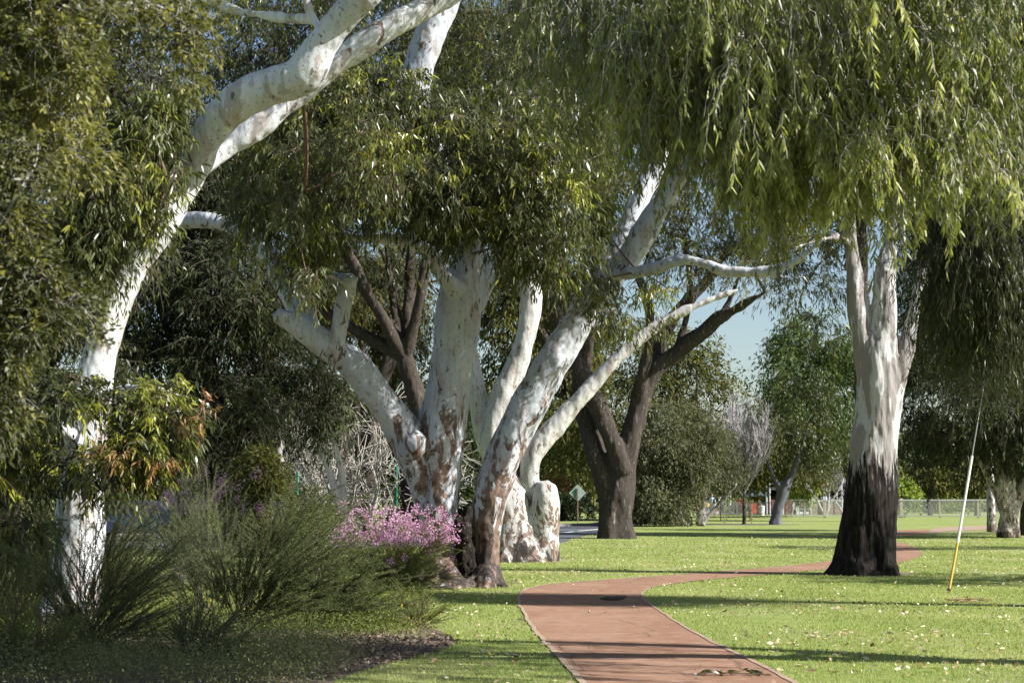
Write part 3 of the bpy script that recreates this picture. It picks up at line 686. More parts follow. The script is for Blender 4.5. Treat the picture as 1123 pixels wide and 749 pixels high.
make_foliage(t, rel_blobs([(600,200,43,70,60),(520,250,44,60,50),(650,140,44,90,60)], b), 260, g, (.16, .028), 4, 7, .55, .7, mat=M['gumleaf'], twigmat=M['twig'], anchors=[at(590,220,Y1)-b])

# ---- dark fissured tree behind the road bend
b = gp(677, 590)
t = thing('fissured_bark_tree', 'dark rough-barked tree forking into heavy black limbs beside the grey road', 'tree', b)
Y2 = 61.5
dk = [[(677,592,Y2,20),(677,570,Y2,18),(678,545,Y2,18),(683,515,Y2,15),(690,484,Y2,12.5),(697,460,Y2,12),(706,425,Y2,11),(722,402,Y2,10),(741,387,Y2,9.5),(769,366,Y2-.5,8.5),(790,348,Y2-1,7),(808,338,Y2-1.4,5),(840,320,Y2-2,3)],
      [(706,425,Y2,9),(716,395,Y2+.4,8.5),(730,362,Y2+.8,8),(745,340,Y2+1,7),(762,322,Y2+1.2,5.5),(782,300,Y2+1.5,4),(800,270,Y2+2,3)],
      [(670,540,Y2,14),(657,510,Y2,11),(648,485,Y2,10.5),(640,450,Y2+.4,10),(636,410,Y2+.6,9),(640,370,Y2+.8,8),(648,330,Y2+1,6.5),(655,280,Y2+1.2,5)],
      [(684,520,Y2-.3,11),(672,485,Y2-.4,10),(660,455,Y2-.5,9.5),(648,430,Y2-.5,9.5),(636,405,Y2-.5,9),(626,385,Y2-.5,8.5),(612,350,Y2-.5,7),(600,310,Y2-.5,5)],
      [(700,452,Y2,7),(705,410,Y2-.6,6.5),(711,380,Y2-.8,6),(712,340,Y2-1,5),(700,300,Y2-1,4)],
      [(790,348,Y2-1,4),(800,330,Y2-1,3),(812,300,Y2-1,2)],
      [(741,387,Y2,5),(752,350,Y2,4.5),(757,310,Y2,3.5),(750,260,Y2,2.5)]]
trunk_part(t, dk, b, .055, M['darkbark'], flare=(.5, .25), disp=(.06, 1.6, .3), rough=.07, step=.25)
g = np.random.default_rng(24)
make_foliage(t, rel_blobs([(690,240,61,70,60),(770,270,60,60,32),(820,290,59,46,24),(620,330,62,50,60),(740,200,61,80,50),(840,230,60,70,50),(660,330,63,40,34)], b), 900, g, (.17, .04), 4, 6, .75, .6, mat=M['olive'], twigmat=M['twig_dark'], tw_r=.009, young=.2, anchors=[at(700,300,Y2)-b, at(782,300,Y2)-b, at(840,320,Y2-2)-b, at(600,310,Y2)-b, at(750,260,Y2)-b])

# ---- right hand gum with burnt foot
b = gp(946, 630)
t = thing('gum_tree', 'tall gum with a charred black foot and pinkish grey trunk forking in three', 'tree', b)
Y3 = 34.4
trunk_part(t, [[(948,637,Y3,34),(951,612,Y3,31),(953,580,Y3,30),(956,530,Y3,27.5),(959,490,Y3,26),(963,452,Y3,24),(965,416,Y3,24),(964,385,Y3,21),(967,355,Y3,16.5),(970,325,Y3,13),(972,300,Y3,11),(977,265,Y3,8),(986,200,Y3,5),(1000,100,Y3,6),(1010,0,Y3,4)],
    [(955,420,Y3,14),(948,385,Y3,12.5),(942,350,Y3,11.5),(938,310,Y3,10.5),(933,268,Y3,7.5),(929,225,Y3,7),(920,160,Y3,6),(900,80,Y3,5),(880,0,Y3,3)],
    [(976,430,Y3-.1,13),(988,400,Y3-.1,10.5),(996,368,Y3-.1,8.5),(1003,335,Y3-.1,7),(1011,295,Y3-.1,5.5),(1025,240,Y3,5.5),(1050,160,Y3,4.5),(1080,80,Y3,3)],
    [(935,275,Y3,5),(925,262,Y3-.3,3.5),(905,262,Y3-.8,2),(870,272,Y3-1.4,.8)]],
    b, .028, M['charred'], flare=(.4, .34), disp=(.05, 3.0, .22), rough=.05)
g = np.random.default_rng(25)
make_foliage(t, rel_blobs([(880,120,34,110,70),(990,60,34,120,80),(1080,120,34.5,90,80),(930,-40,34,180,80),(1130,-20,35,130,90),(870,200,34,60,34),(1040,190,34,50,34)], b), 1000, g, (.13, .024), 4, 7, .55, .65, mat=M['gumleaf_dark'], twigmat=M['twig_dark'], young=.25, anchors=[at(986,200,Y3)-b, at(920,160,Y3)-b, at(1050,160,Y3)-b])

make_foliage(t, rel_blobs([(885,315,34.8,36,34),(905,350,35,24,24),(865,265,34.5,50,26),(1030,330,34.8,20,30)], b), 170, g, (.13,.022), 4, 7, .5, .6, mat=M['gumleaf'], twigmat=M['twig'], young=.3, anchors=[at(905,262,Y3-.8)-b], name='hanging_foliage')

# ---- weeping willow myrtle hanging in from the right, near the camera
b = np.array([8.6, 15.9, 0.])
t = thing('weeping_tree', 'weeping willow-like tree whose long bright green curtains hang over the lawn', 'tree', b)
def wl(rows): return np.array([[x - b[0], y - b[1], z, r] for x, y, z, r in rows])
WT = [wl([(8.6,15.9,-.1,.36),(8.5,15.9,1.2,.30),(8.2,15.8,2.6,.26),(7.6,15.7,4.0,.22),(6.6,15.6,5.2,.18),(5.2,15.5,6.0,.13),(3.6,15.4,6.5,.09),(2.2,15.4,6.7,.06),(1.0,15.5,6.6,.035)]),
      wl([(8.2,15.8,2.6,.2),(8.9,16.2,4.2,.17),(9.2,16.4,5.8,.14),(8.6,16.5,7.0,.1),(7.2,16.6,7.5,.07),(5.5,16.5,7.6,.04)]),
      wl([(7.6,15.7,4.0,.14),(6.9,15.2,5.0,.11),(5.8,14.8,5.7,.08),(4.4,14.3,5.9,.05),(3.2,14.1,5.7,.03)]),
      wl([(6.6,15.6,5.2,.12),(5.9,16.2,6.0,.10),(4.6,16.6,6.4,.07),(3.0,16.7,6.5,.05),(1.4,16.6,6.3,.03)]),
      wl([(8.4,15.9,3.2,.16),(9.6,15.8,4.6,.12),(10.6,15.0,5.6,.08),(11.4,14.4,5.8,.05)]),
      wl([(5.2,15.5,6.0,.06),(4.6,15.3,5.6,.045),(4.0,14.9,5.5,.03)])]
solids = [tube_solid(catmull(L, .12), 12, (.3, .4) if i == 0 else None, rough=.06) for i, L in enumerate(WT)]
link('trunk', fuse('trunk', solids, .03, 3, (.02, 3, .4)), t, M['brownbark'])
def willow(t, b, g):
    # arching branchlets, each carrying hanging strands
    heads = []
    spec = [  # px, py range, Y range, count, strand length
        ((570, 700), (-80, 50), (13.8, 16), 34, (.35, .8)),
        ((630, 720), (40, 110), (13.8, 15.5), 20, (.3, .7)),
        ((660, 800), (-80, 60), (13, 15.8), 110, (.35, .8)),
        ((690, 800), (30, 140), (13.2, 15.5), 90, (.3, .7)),
        ((735, 960), (140, 205), (13.8, 15.5), 60, (.3, .6)),
        ((800, 960), (-80, 60), (12.5, 15.8), 110, (.35, .75)),
        ((800, 970), (40, 170), (12.8, 15.5), 140, (.3, .65)),
        ((940, 1100), (-80, 60), (12.5, 15.8), 105, (.35, .8)),
        ((950, 1100), (40, 190), (13, 15.5), 135, (.3, .7)),
        ((1250, 1500), (-100, 160), (13, 16.5), 150, (.5, 1.0)),
        ((700, 1300), (-170, -50), (12.5, 15.8), 130, (.5, 1.0))]
    for (x0, x1), (y0, y1), (a, c), n, sl_ in spec:
        for _ in range(n):
            Y = a + (c - a) * g.random()
            px_, py_ = x0 + (x1-x0)*g.random(), y0 + (y1-y0)*g.random()
            if mnoise.noise(Vector((px_*.015, py_*.024, .5 + Y*.12))) < -.04 and g.random() < .9: continue
            heads.append((at(px_, py_, Y) - b, sl_))
    TP, TR, LP, LD, LT, BP, BR = [], [], [], [], [], [], []
    limb_pts = np.vstack([catmull(L, .4)[:, :3] for L in WT]); limb_pts = limb_pts[limb_pts[:, 2] > 3.6]
    K = 9
    for h, (s0, s1) in heads:
        a = limb_pts[np.argmin(((limb_pts - h)**2 * np.array([1, 1, 1.6])).sum(1))]
        ts = np.linspace(0, 1, 8)[:, None]
        if BP:
            Q = np.array(BP)[:, 2:].reshape(-1, 3); j = np.argmin(((Q - h)**2).sum(1)); 
            if np.linalg.norm(Q[j] - h) < np.linalg.norm(a - h): a = Q[j]
        dist = np.linalg.norm(h - a)
        mid = (a + h)/2 + np.array([0, 0, .22*dist]) + g.normal(size=3)*.08*dist
        BP.append((1-ts)**2*a + 2*ts*(1-ts)*mid + ts**2*h + g.normal(size=(8, 3))*.012); BR.append(np.linspace(.005 + .005*min(dist, 3), .004, 8))
        ct = np.clip(.45 + .34*g.normal(), 0, 1); bare_ = g.random() < .22; s1 = s0 + (s1 - s0)*g.random()*1.3
        out = nrm((h - a) * np.array([1, 1, 0]) + 1e-3)
        for s in range(g.integers(8, 15)):
            L = s0 + (s1 - s0)*g.random()
            d = nrm(out*.45 + rand_dirs(1, g)[0]*.9 + np.array([0, 0, .15]))
            st = h + g.normal(size=3)*.10
            tt = np.linspace(0, 1, K)
            w = np.minimum(1, tt*3.2)
            p = st + d[None]*(L*.62*(1-np.exp(-tt*2.2)))[:, None] + np.array([0, 0, -1])[None]*(L*.92*(tt**1.5))[:, None] + np.cumsum(g.normal(size=(K, 3))*.014, 0)
            TP.append(p); TR.append(np.linspace(.0052, .002, K))
            nl = int(L*46) if not bare_ else int(L*9)
            u = g.random(nl)**.8*(K-1.001); i = u.astype(int); f = (u - i)[:, None]
            q = p[i]*(1-f) + p[i+1]*f
            LP.append(q); LD.append(nrm(np.array([0, 0, -1.]) + rand_dirs(nl, g)*.62)); LT.append(np.clip(ct + g.normal(size=nl)*.1 + g.random()*.1, 0, 1))
    LP = np.vstack(LP); LD = np.vstack(LD); LT = np.concatenate(LT); n = len(LP)
    link('crown', leaf_mesh('crown', LP, LD, .105*(.55+.7*g.random(n)), .0165*(.75+.55*g.random(n)), LT, 'lance', .12, g), t, M['willow'])
    link('hanging_twigs', tubes_mesh('hanging_twigs', np.array(TP), np.array(TR), 3), t, M['twig_grey'])
    link('branches', tubes_mesh('branches', np.array(BP), np.array(BR), 5), t, M['twig_grey'])
    print('willow leaves', n)
willow(t, b, np.random.default_rng(26))

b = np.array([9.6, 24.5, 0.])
t = thing('shade_toned_weeping_tree', 'dark weeping tree hanging in shade along the right edge behind the bright curtains', 'tree', b)  # added tree: dark leaf colour stands in for the willow's shaded right side
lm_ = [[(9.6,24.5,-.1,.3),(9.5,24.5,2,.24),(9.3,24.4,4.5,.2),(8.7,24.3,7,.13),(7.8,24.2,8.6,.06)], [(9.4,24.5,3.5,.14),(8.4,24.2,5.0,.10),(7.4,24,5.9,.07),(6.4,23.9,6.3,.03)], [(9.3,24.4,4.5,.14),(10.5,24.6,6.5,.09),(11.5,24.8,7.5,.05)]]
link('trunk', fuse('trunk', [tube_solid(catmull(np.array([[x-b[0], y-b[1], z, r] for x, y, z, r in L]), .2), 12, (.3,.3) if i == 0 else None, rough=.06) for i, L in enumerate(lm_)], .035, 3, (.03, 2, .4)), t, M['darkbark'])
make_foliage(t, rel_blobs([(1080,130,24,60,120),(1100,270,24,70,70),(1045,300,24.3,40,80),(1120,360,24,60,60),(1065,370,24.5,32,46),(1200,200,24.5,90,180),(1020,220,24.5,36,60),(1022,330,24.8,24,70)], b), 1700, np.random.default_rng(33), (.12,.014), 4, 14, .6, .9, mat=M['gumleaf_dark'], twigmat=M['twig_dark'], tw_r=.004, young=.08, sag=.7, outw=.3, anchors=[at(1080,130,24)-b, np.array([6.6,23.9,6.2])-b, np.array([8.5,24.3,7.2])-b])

# ---- near leafy tree at the left edge, out of focus
b = np.array([-4.6, 10.2, 0.])
t = thing('hakea_tree', 'bushy small-leaved tree crowding the left edge close to the viewer', 'tree', b)
HT = [[(-4.6,10.2,-.1,.13),(-4.5,10.2,1.2,.11),(-4.2,10.1,2.4,.09),(-3.7,10.0,3.5,.06),(-3.1,9.9,4.4,.035),(-2.6,9.9,5.0,.02)],
      [(-4.2,10.1,2.4,.06),(-4.5,10.6,3.6,.05),(-4.3,10.8,4.8,.03)], [(-4.5,10.2,1.4,.06),(-3.9,9.8,2.2,.045),(-3.3,9.7,2.9,.025),(-2.9,9.6,3.5,.012)], [(-4.5,10.2,1.6,.05),(-5.2,10.0,2.8,.04),(-5.6,9.8,4,.02)]]
solids = [tube_solid(catmull(np.array([[x-b[0], y-b[1], z, r] for x, y, z, r in L]), .1), 10, None, rough=.08) for L in HT]
link('trunk', fuse('trunk', solids, .015, 2, (.01, 5, .4)), t, M['greybark'])
g = np.random.default_rng(27)
anch = [np.array([x-b[0], y-b[1], z]) for L in HT for x, y, z, r in L[1:]]
make_foliage(t, rel_blobs([(40,40,10,110,90),(150,60,10.2,75,75),(190,10,10.4,60,60),(60,150,10,90,60),(0,200,9.8,60,70),(170,140,10.3,45,36),(-60,60,10,90,120)], b), 820, g, (.050, .0175), 5, 8, .16, .15, outw=.4, mat=M['near'], twigmat=M['twig_grey'], young=.3, tw_r=.0022, anchors=anch, sag=.3)
make_foliage(t, rel_blobs([(30,360,9.8,60,62),(80,350,10,42,40),(10,300,9.8,55,50),(-30,420,9.8,70,70),(60,420,9.9,45,35),(20,260,9.8,30,30)], b), 580, g, (.050, .017), 5, 8, .15, .15, outw=.4, mat=M['near'], twigmat=M['twig_grey'], young=.35, tw_r=.0022, anchors=anch, sag=.3, name='low_crown')
make_foliage(t, rel_blobs([(60,-90,10,160,80),(-150,150,10,90,250),(-120,400,10,80,120)], b), 500, g, (.05, .013), 5, 7, .2, .3, outw=.4, mat=M['near'], twigmat=None, young=.3, anchors=anch, name='top_crown')

# ---- background trees
def bg_tree(name, label, base_px, Y, tr, blobs, clumps, leaf, spread, leafmat, bark, seed, hang=.4, per=6, twigs=4, cat='tree', lean=(0, 0), young=.15, group=None, forks=None, twigmat=None, voxel=None, trunks=None, fk_h=.42, shape='kite', bias=.42, sag=.25, outw=.6):
    g = np.random.default_rng(seed)
    b = np.array([(base_px - CX) / F * Y * (1/(CT + ((HZ - CY)/F) * ST)) , Y, 0.])
    t = thing(name, label, cat, b, group)
    rb = rel_blobs(blobs, b)
    cen = np.mean([c for c, r in rb], 0)
    limbs = []
    if trunks: limbs = [np.vstack([L, ]) for L in limbs_world(trunks, b)]
    else:
        fk = np.array([cen[0]*.35, cen[1]*.35, max(.9, cen[2]*fk_h)])
        limbs.append(np.array([[0, 0, -.1, tr*1.2], [fk[0]*.35, fk[1]*.35, fk[2]*.5, tr], [*fk, tr*.8]]))
        for c, r in rb:
            mid = fk*.45 + c*.55 + np.array([0, 0, -.1*abs(c[2] - fk[2])]) + g.normal(size=3)*.3
            limbs.append(np.array([[*fk, tr*.6], [*mid, tr*.38], [*(c + np.array([0, 0, r[2]*.3])), tr*.12]]))
    solids = [tube_solid(catmull(L, .5), 10, (.4, .3) if i == 0 else None, rough=.07) for i, L in enumerate(limbs)]
    link('trunk', fuse('trunk', solids, voxel or max(.05, Y*.0009), 2, (.05, 1.5, .4)), t, bark)
    make_foliage(t, rb, clumps, g, leaf, twigs, per, spread, hang, outw, shape, leafmat, twigmat, young=young, tw_r=.012, anchors=[c for c, r in rb] + [L[len(L)//2][:3] for L in limbs], sag=sag, bias=bias)
    return t
# tall dark backdrop of gums behind the centre and left
BGT = [
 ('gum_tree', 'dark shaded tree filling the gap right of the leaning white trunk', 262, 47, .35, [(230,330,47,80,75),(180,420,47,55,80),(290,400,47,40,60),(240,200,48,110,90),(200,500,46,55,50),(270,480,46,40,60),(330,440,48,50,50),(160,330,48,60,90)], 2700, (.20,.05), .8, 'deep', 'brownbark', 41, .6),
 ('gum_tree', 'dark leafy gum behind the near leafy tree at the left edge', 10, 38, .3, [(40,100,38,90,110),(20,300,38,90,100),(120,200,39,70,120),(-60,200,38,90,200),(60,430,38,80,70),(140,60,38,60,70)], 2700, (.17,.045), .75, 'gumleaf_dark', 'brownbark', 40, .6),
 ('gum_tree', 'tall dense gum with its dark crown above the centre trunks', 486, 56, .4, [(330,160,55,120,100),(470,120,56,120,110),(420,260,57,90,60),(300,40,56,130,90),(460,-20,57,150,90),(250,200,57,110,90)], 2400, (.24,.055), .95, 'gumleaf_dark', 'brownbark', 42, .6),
 ('gum_tree', 'olive crowned gum seen between the forked white trunks', 455, 64, .33, [(420,340,64,60,50),(470,310,65,50,60),(430,385,64,36,26),(380,300,64,50,40),(320,340,65,70,50)], 1300, (.22,.05), .8, 'olive', 'brownbark', 43, .6),
 ('gum_tree', 'tree with sunny yellow green top over the white limbs', 672, 72, .4, [(560,80,72,90,70),(600,200,72,80,80),(560,310,73,60,60),(610,400,73,50,60),(680,120,72,90,90),(550,400,74,30,50),(560,350,74,50,70),(620,340,74,50,50),(500,60,72,70,70)], 3000, (.27,.07), 1.05, 'olive', 'brownbark', 44, .5),
 ('gum_tree', 'green crown hanging above the lawn behind the weeping curtains', 950, 75, .4, [(880,60,75,120,90),(1000,120,75,120,110),(900,190,75,75,70),(1080,40,75,120,100),(830,120,76,70,70),(880,260,76,60,40),(1000,250,76,60,70)], 2000, (.28,.07), 1.1, 'gumleaf_dark', 'brownbark', 45, .5),
 ('broad_tree', 'olive green tree rising against the sky left of the blue gap', 735, 104, .45, [(700,470,104,80,60),(690,400,104,70,50),(745,410,104,52,52),(785,450,103,42,42),(640,440,105,60,80),(765,385,104,20,24),(805,478,103,28,30)], 1500, (.30,.10), 1.2, 'olive', 'greybark', 46, .3),
 ('broad_tree', 'bright feathery green tree rising against the sky right of the blue gap', 945, 98, .4, [(880,420,98,52,46),(850,435,98,26,28),(905,380,98,50,40),(930,440,98,50,60),(870,380,98,24,24)], 1300, (.24,.08), 1.0, 'feather', 'brownbark', 47, .5),
 ('broad_tree', 'mid green tree behind the leafless sapling', 700, 112, .35, [(868,480,112,40,36),(838,486,112,34,22),(885,505,112,34,26),(815,510,112,40,26)], 800, (.28,.10), 1.0, 'olive', 'greybark', 48, .3),
 ('bushy_tree', 'wide grey green bushy tree with several leaning stems touching the lawn', 768, 84, .2, [(735,490,84,46,50),(700,510,84,30,60),(762,480,84,34,40),(720,545,83.5,44,26),(772,505,85,24,34),(795,520,84.5,17,24),(835,470,96,22,24),(750,520,83.5,28,26)], 2300, (.16,.052), .85, 'greygreen', 'greybark', 49, .55),
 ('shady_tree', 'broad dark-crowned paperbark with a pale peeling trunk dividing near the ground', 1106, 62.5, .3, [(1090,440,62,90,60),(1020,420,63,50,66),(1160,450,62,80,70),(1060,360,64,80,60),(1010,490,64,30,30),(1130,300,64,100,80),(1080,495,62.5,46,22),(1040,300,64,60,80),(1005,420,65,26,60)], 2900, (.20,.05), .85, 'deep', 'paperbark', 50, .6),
]
PB = [[(1106,591,62.5,11),(1107,570,62.5,11),(1108,550,62.5,8),(1108,530,62.5,6),(1107,510,62.5,5),(1104,460,62.5,4)],
      [(1104,565,62.4,7),(1096,548,62.4,4.5),(1086,528,62.4,3.5),(1077,512,62.3,3),(1060,480,62.3,2.5)],
      [(1104,552,62.3,5),(1099,532,62.3,4.5),(1096,515,62.3,4),(1092,490,62.3,3)],
      [(1110,565,62.5,8),(1117,548,62.5,6),(1124,533,62.6,5.5),(1140,505,62.7,4),(1160,470,63,3)]]
MT = [[(768,576.5,84,5),(768,563,84,5),(772,545,84,4),(778,525,84,3),(785,500,84,2)],
      [(770,573,84,3),(782,560,84,3),(797,543,84,3),(808,530,84,2)],
      [(757,576.5,84.3,4),(752,560,84.3,4),(742,540,84.3,3),(730,515,84.3,2)],
      [(744,576.5,84,4),(744,560,84,4),(748,535,84,3)], [(733,562,83.6,2),(745,570,83.7,3),(755,576,83.8,3)]]
for T in BGT:
    nm, lb, bx, Y, tr, bl, n, leaf, spr, lm, bk, sd_, hg = T
    bg_tree(nm, lb, bx, Y, tr, bl, n, leaf, spr, M[lm], M[bk], sd_, hg, fk_h=.85 if sd_ == 45 else .42, trunks=PB if nm == 'shady_tree' else (MT if nm == 'bushy_tree' else None), twigmat=M['twig_dark'] if Y < 70 else None)
# distant belt of trees that closes the view
spec = [(-120,140,120,400),(0,150,90,400),(110,140,90,395),(210,150,80,390),(300,140,80,400),(390,150,80,405),(470,140,70,400),(545,150,70,410),(615,140,70,430),(690,150,70,480),(770,158,60,492),(860,158,60,490),(930,150,60,486),(1010,158,70,478),(1090,150,80,470),(1180,150,90,465),(1280,150,100,470)]
desc = ['at the far left end', 'beyond the near leafy tree', 'behind the leaning white trunk', 'behind the pink flowered shrub', 'behind the bare white stems', 'behind the dark twin trunks', 'behind the left trunk of the big gum', 'behind the gap of the big gum', 'behind the sawn stump', 'behind the dark fissured trunk', 'behind the grey green bushy tree', 'behind the small leafless sapling', 'behind the patio and its wall', 'right of the charred trunk, beyond the fence', 'behind the paperbark', 'beyond the right edge of the paperbark', 'at the far right end']
for i, (px, Y, rx, top) in enumerate(spec):
    cy_ = (top + 548) / 2; ry = (548 - top) / 2 + 8
    bg_tree('distant_tree', 'far green park tree ' + desc[i], px, Y, .3, [(px, cy_, Y, rx*.62, ry*.9, 4), (px - rx*.35, cy_ + 12, Y+2, rx*.45, ry*.75, 4), (px + rx*.38, cy_ + 8, Y-2, rx*.45, ry*.8, 4)], 620, (.42, .20), 1.5, M[['olive', 'feather', 'deep', 'olive'][i % 4]], M['greybark'], 100 + i, .3, group='trees along the far side of the park')
# small trees past the fence on the right
bg_tree('small_tree', 'little round dark tree behind the fence right of the charred trunk', 1019, 122, .16, [(1018,532,122,14,13),(1032,528,122,14,12),(1006,528,122,10,10)], 190, (.3,.12), .8, M['olive'], M['brownbark'], 201)
bg_tree('small_tree', 'small dark tree behind the fence left of the paperbark trunk', 1071, 118, .2, [(1064,525,118,16,14),(1080,520,118,14,12)], 190, (.3,.12), .8, M['olive'], M['brownbark'], 202)
bg_tree('small_tree', 'low yellow green bush glowing beside the charred trunk', 992, 114, .08, [(989,545,114,10,12),(998,541,114,8,9),(988,534,114,7,6)], 150, (.22,.1), .55, M['lime'], M['brownbark'], 203, cat='bush')
bg_tree('palm_like_tree', 'small drooping yellow green tree near the patio', 881, 118, .07, [(881,535,118,8,9),(876,531,118,6,7),(886,530,118,6,8)], 120, (.5,.08), .55, M['lime'], M['brownbark'], 204, hang=.8)
# leaning dark trunk with its own crown
b = gp(849, 575); Y4 = 86
t = thing('leaning_tree', 'dark blue grey trunk leaning to the right beyond the leafless sapling', 'tree', b)
Yb = b[1]
trunk_part(t, [[(849,577,Yb,6.5),(853,560,Yb,6),(857,545,Yb,6.5),(861,534,Yb,6),(868,522,Yb,4),(876,500,Yb,3),(884,470,Yb,2)], [(858,542,Yb,4),(851,528,Yb,3),(844,512,Yb,2),(836,490,Yb,1.5)]], b, .09, M['bluebark'], flare=(.3, .2), disp=(.05, 1.5, .5), step=.3)
g = np.random.default_rng(60)
make_foliage(t, rel_blobs([(886,462,Yb,26,34),(866,436,Yb,16,26),(896,430,Yb,18,24),(898,500,Yb,18,18),(872,492,Yb,12,14)], b), 330, g, (.19,.06), 4, 6, .95, .6, shape='kite', mat=M['gumleaf_dark'], anchors=[at(876,500,Yb)-b])
# pale and dark neighbours of the paperbark
b = gp(1088, 583)
t = thing('gum_tree', 'straight pale lilac trunk half hidden behind the paperbark', 'tree', b)
trunk_part(t, [[(1088,585,b[1],6),(1087,560,b[1],4.8),(1086,530,b[1],4.2),(1085,480,b[1],3.5),(1086,400,b[1],2.5)]], b, .07, M['gum_b'], flare=(.3,.1), step=.4)
make_foliage(t, rel_blobs([(1086,400,b[1],60,60),(1120,350,b[1],60,60)], b), 250, np.random.default_rng(61), (.25,.06), 4, 6, .9, .5, shape='kite', mat=M['deep'], anchors=[at(1086,420,b[1])-b])
b = gp(1129, 587)
t = thing('shady_tree', 'black trunk at the right edge beside the paperbark', 'tree', b)
trunk_part(t, [[(1129,589,b[1],11),(1127,560,b[1],8),(1126,530,b[1],7),(1130,480,b[1],5),(1140,420,b[1],4)]], b, .07, M['darkbark'], flare=(.3,.1), step=.4)
make_foliage(t, rel_blobs([(1160,400,b[1],80,70),(1120,470,b[1],50,40)], b), 350, np.random.default_rng(62), (.22,.06), 4, 6, .9, .5, shape='kite', mat=M['deep'], anchors=[at(1140,420,b[1])-b])

# ---- dark twin trunks and bent limbs behind the flowers
b = gp(398, 590); Yb = b[1]
t = thing('twin_trunk_tree', 'dark twin-trunked tree with bent brown limbs behind the flowering shrub', 'tree', b)
trunk_part(t, [[(390,592,Yb,9),(388,550,Yb,8),(380,510,Yb,7.5),(370,470,Yb,7),(360,435,Yb,6.5),(356,415,Yb,6),(345,411,Yb,5),(332,416,Yb,5),(322,432,Yb,6),(310,448,Yb,5),(290,456,Yb,3.5),(272,462,Yb,2.5)],
    [(402,592,Yb,9),(403,555,Yb,8.5),(405,510,Yb,8),(408,470,Yb,7.5),(414,430,Yb,8),(425,400,Yb,8),(432,370,Yb,7),(436,330,Yb,5.5),(425,290,Yb,4),(410,260,Yb,3)],
    [(376,480,Yb,4),(384,455,Yb,3),(380,438,Yb,3),(366,434,Yb,3),(350,437,Yb,2)], [(358,420,Yb,4),(352,390,Yb,4),(345,360,Yb,3),(330,320,Yb,2)],
    [(394,500,Yb,6),(392,450,Yb,5),(396,400,Yb,4),(398,350,Yb,3),(392,300,Yb,2)]], b, .05, M['brownbark'], flare=(.3,.2), disp=(.05, 1.5, .4), step=.25)
make_foliage(t, rel_blobs([(420,310,Yb,60,44),(330,330,Yb,60,50),(380,345,Yb,40,26),(310,370,Yb+1,36,26)], b), 560, np.random.default_rng(63), (.16,.035), 4, 7, .6, .65, mat=M['olive'], twigmat=M['twig_dark'], young=.3, anchors=[at(410,260,Yb)-b, at(345,360,Yb)-b, at(398,350,Yb)-b])
# ---- leafless things
def bare(name, label, base, stems, seed, material, levels=3, cat='tree', r=.05, spread=.5, up=.15, kids=(3, 5), rmin=.006, curl=.15, ratio=.62):
    g = np.random.default_rng(seed); t = thing(name, label, cat, base); P, Rr = [], []
    for d, L, rr in stems:
        o = grow((0, 0, 0), d, L, rr, levels, g, spread, kids, up, curl, ratio); P += o[0]; Rr += o[1]
    P = np.array(P); Rr = np.maximum(np.array(Rr), rmin); ok = P[:, :, 2].min(1) > -.05; P, Rr = P[ok], Rr[ok]
    main = Rr[:, 0] > r * .5
    link('stems', tubes_mesh('stems', P[main], Rr[main], 7), t, material)
    if (~main).any(): link('twigs', tubes_mesh('twigs', P[~main], Rr[~main], 4), t, material)
    return t
# sapling with stakes
b = gp(816, 575); Yb = b[1]
g = np.random.default_rng(74); t = thing('leafless_sapling', 'small leafless tree standing in a ring of mulch between stakes', 'tree', b)
P, Rr = [], []
tr_ = np.array([[0,0,-.05],[.02,0,.5],[0,0,1.0],[.02,0,1.5],[.0,0,2.3],[.03,0,3.4]]); P.append(tr_); Rr.append(np.linspace(.11, .05, 6))
for k in range(27):
    h = 1.25 + 1.9 * g.random(); a = g.random()*6.28; el = .75 + .5*g.random()
    d = (math.cos(a)*math.cos(el), math.sin(a)*math.cos(el), math.sin(el))
    o = grow((0, 0, h), d, 1.45 + 1.0*g.random(), .045, 3, g, .34, (3, 5), .22, .10, .6); P += o[0]; Rr += o[1]
P = np.array(P); Rr = np.maximum(np.array(Rr), .014)
link('trunk', tubes_mesh('trunk', P[:1], Rr[:1], 10), t, M['brownbark'])
link('twigs', tubes_mesh('twigs', P[1:], Rr[1:], 4), t, M['barewood2'])
for k, (px, Y, rx, lb) in enumerate([(905, 116, 22, 'grey leafless tree standing behind the patio wall'), (925, 119, 18, 'grey leafless tree just left of the charred trunk')]):
    bb = np.array([at(px, 540, Y)[0], Y, 0])
    bare('leafless_tree', lb, bb, [((.1,0,1), 3.0, .13), ((.4,.1,1), 3.2, .1), ((-.4,-.1,1), 3.2, .1), ((0,.4,1), 3, .08)], 80+k, M['barewood2'], 4, r=.1, spread=.5, rmin=.02, up=.1, kids=(3,4), ratio=.68)
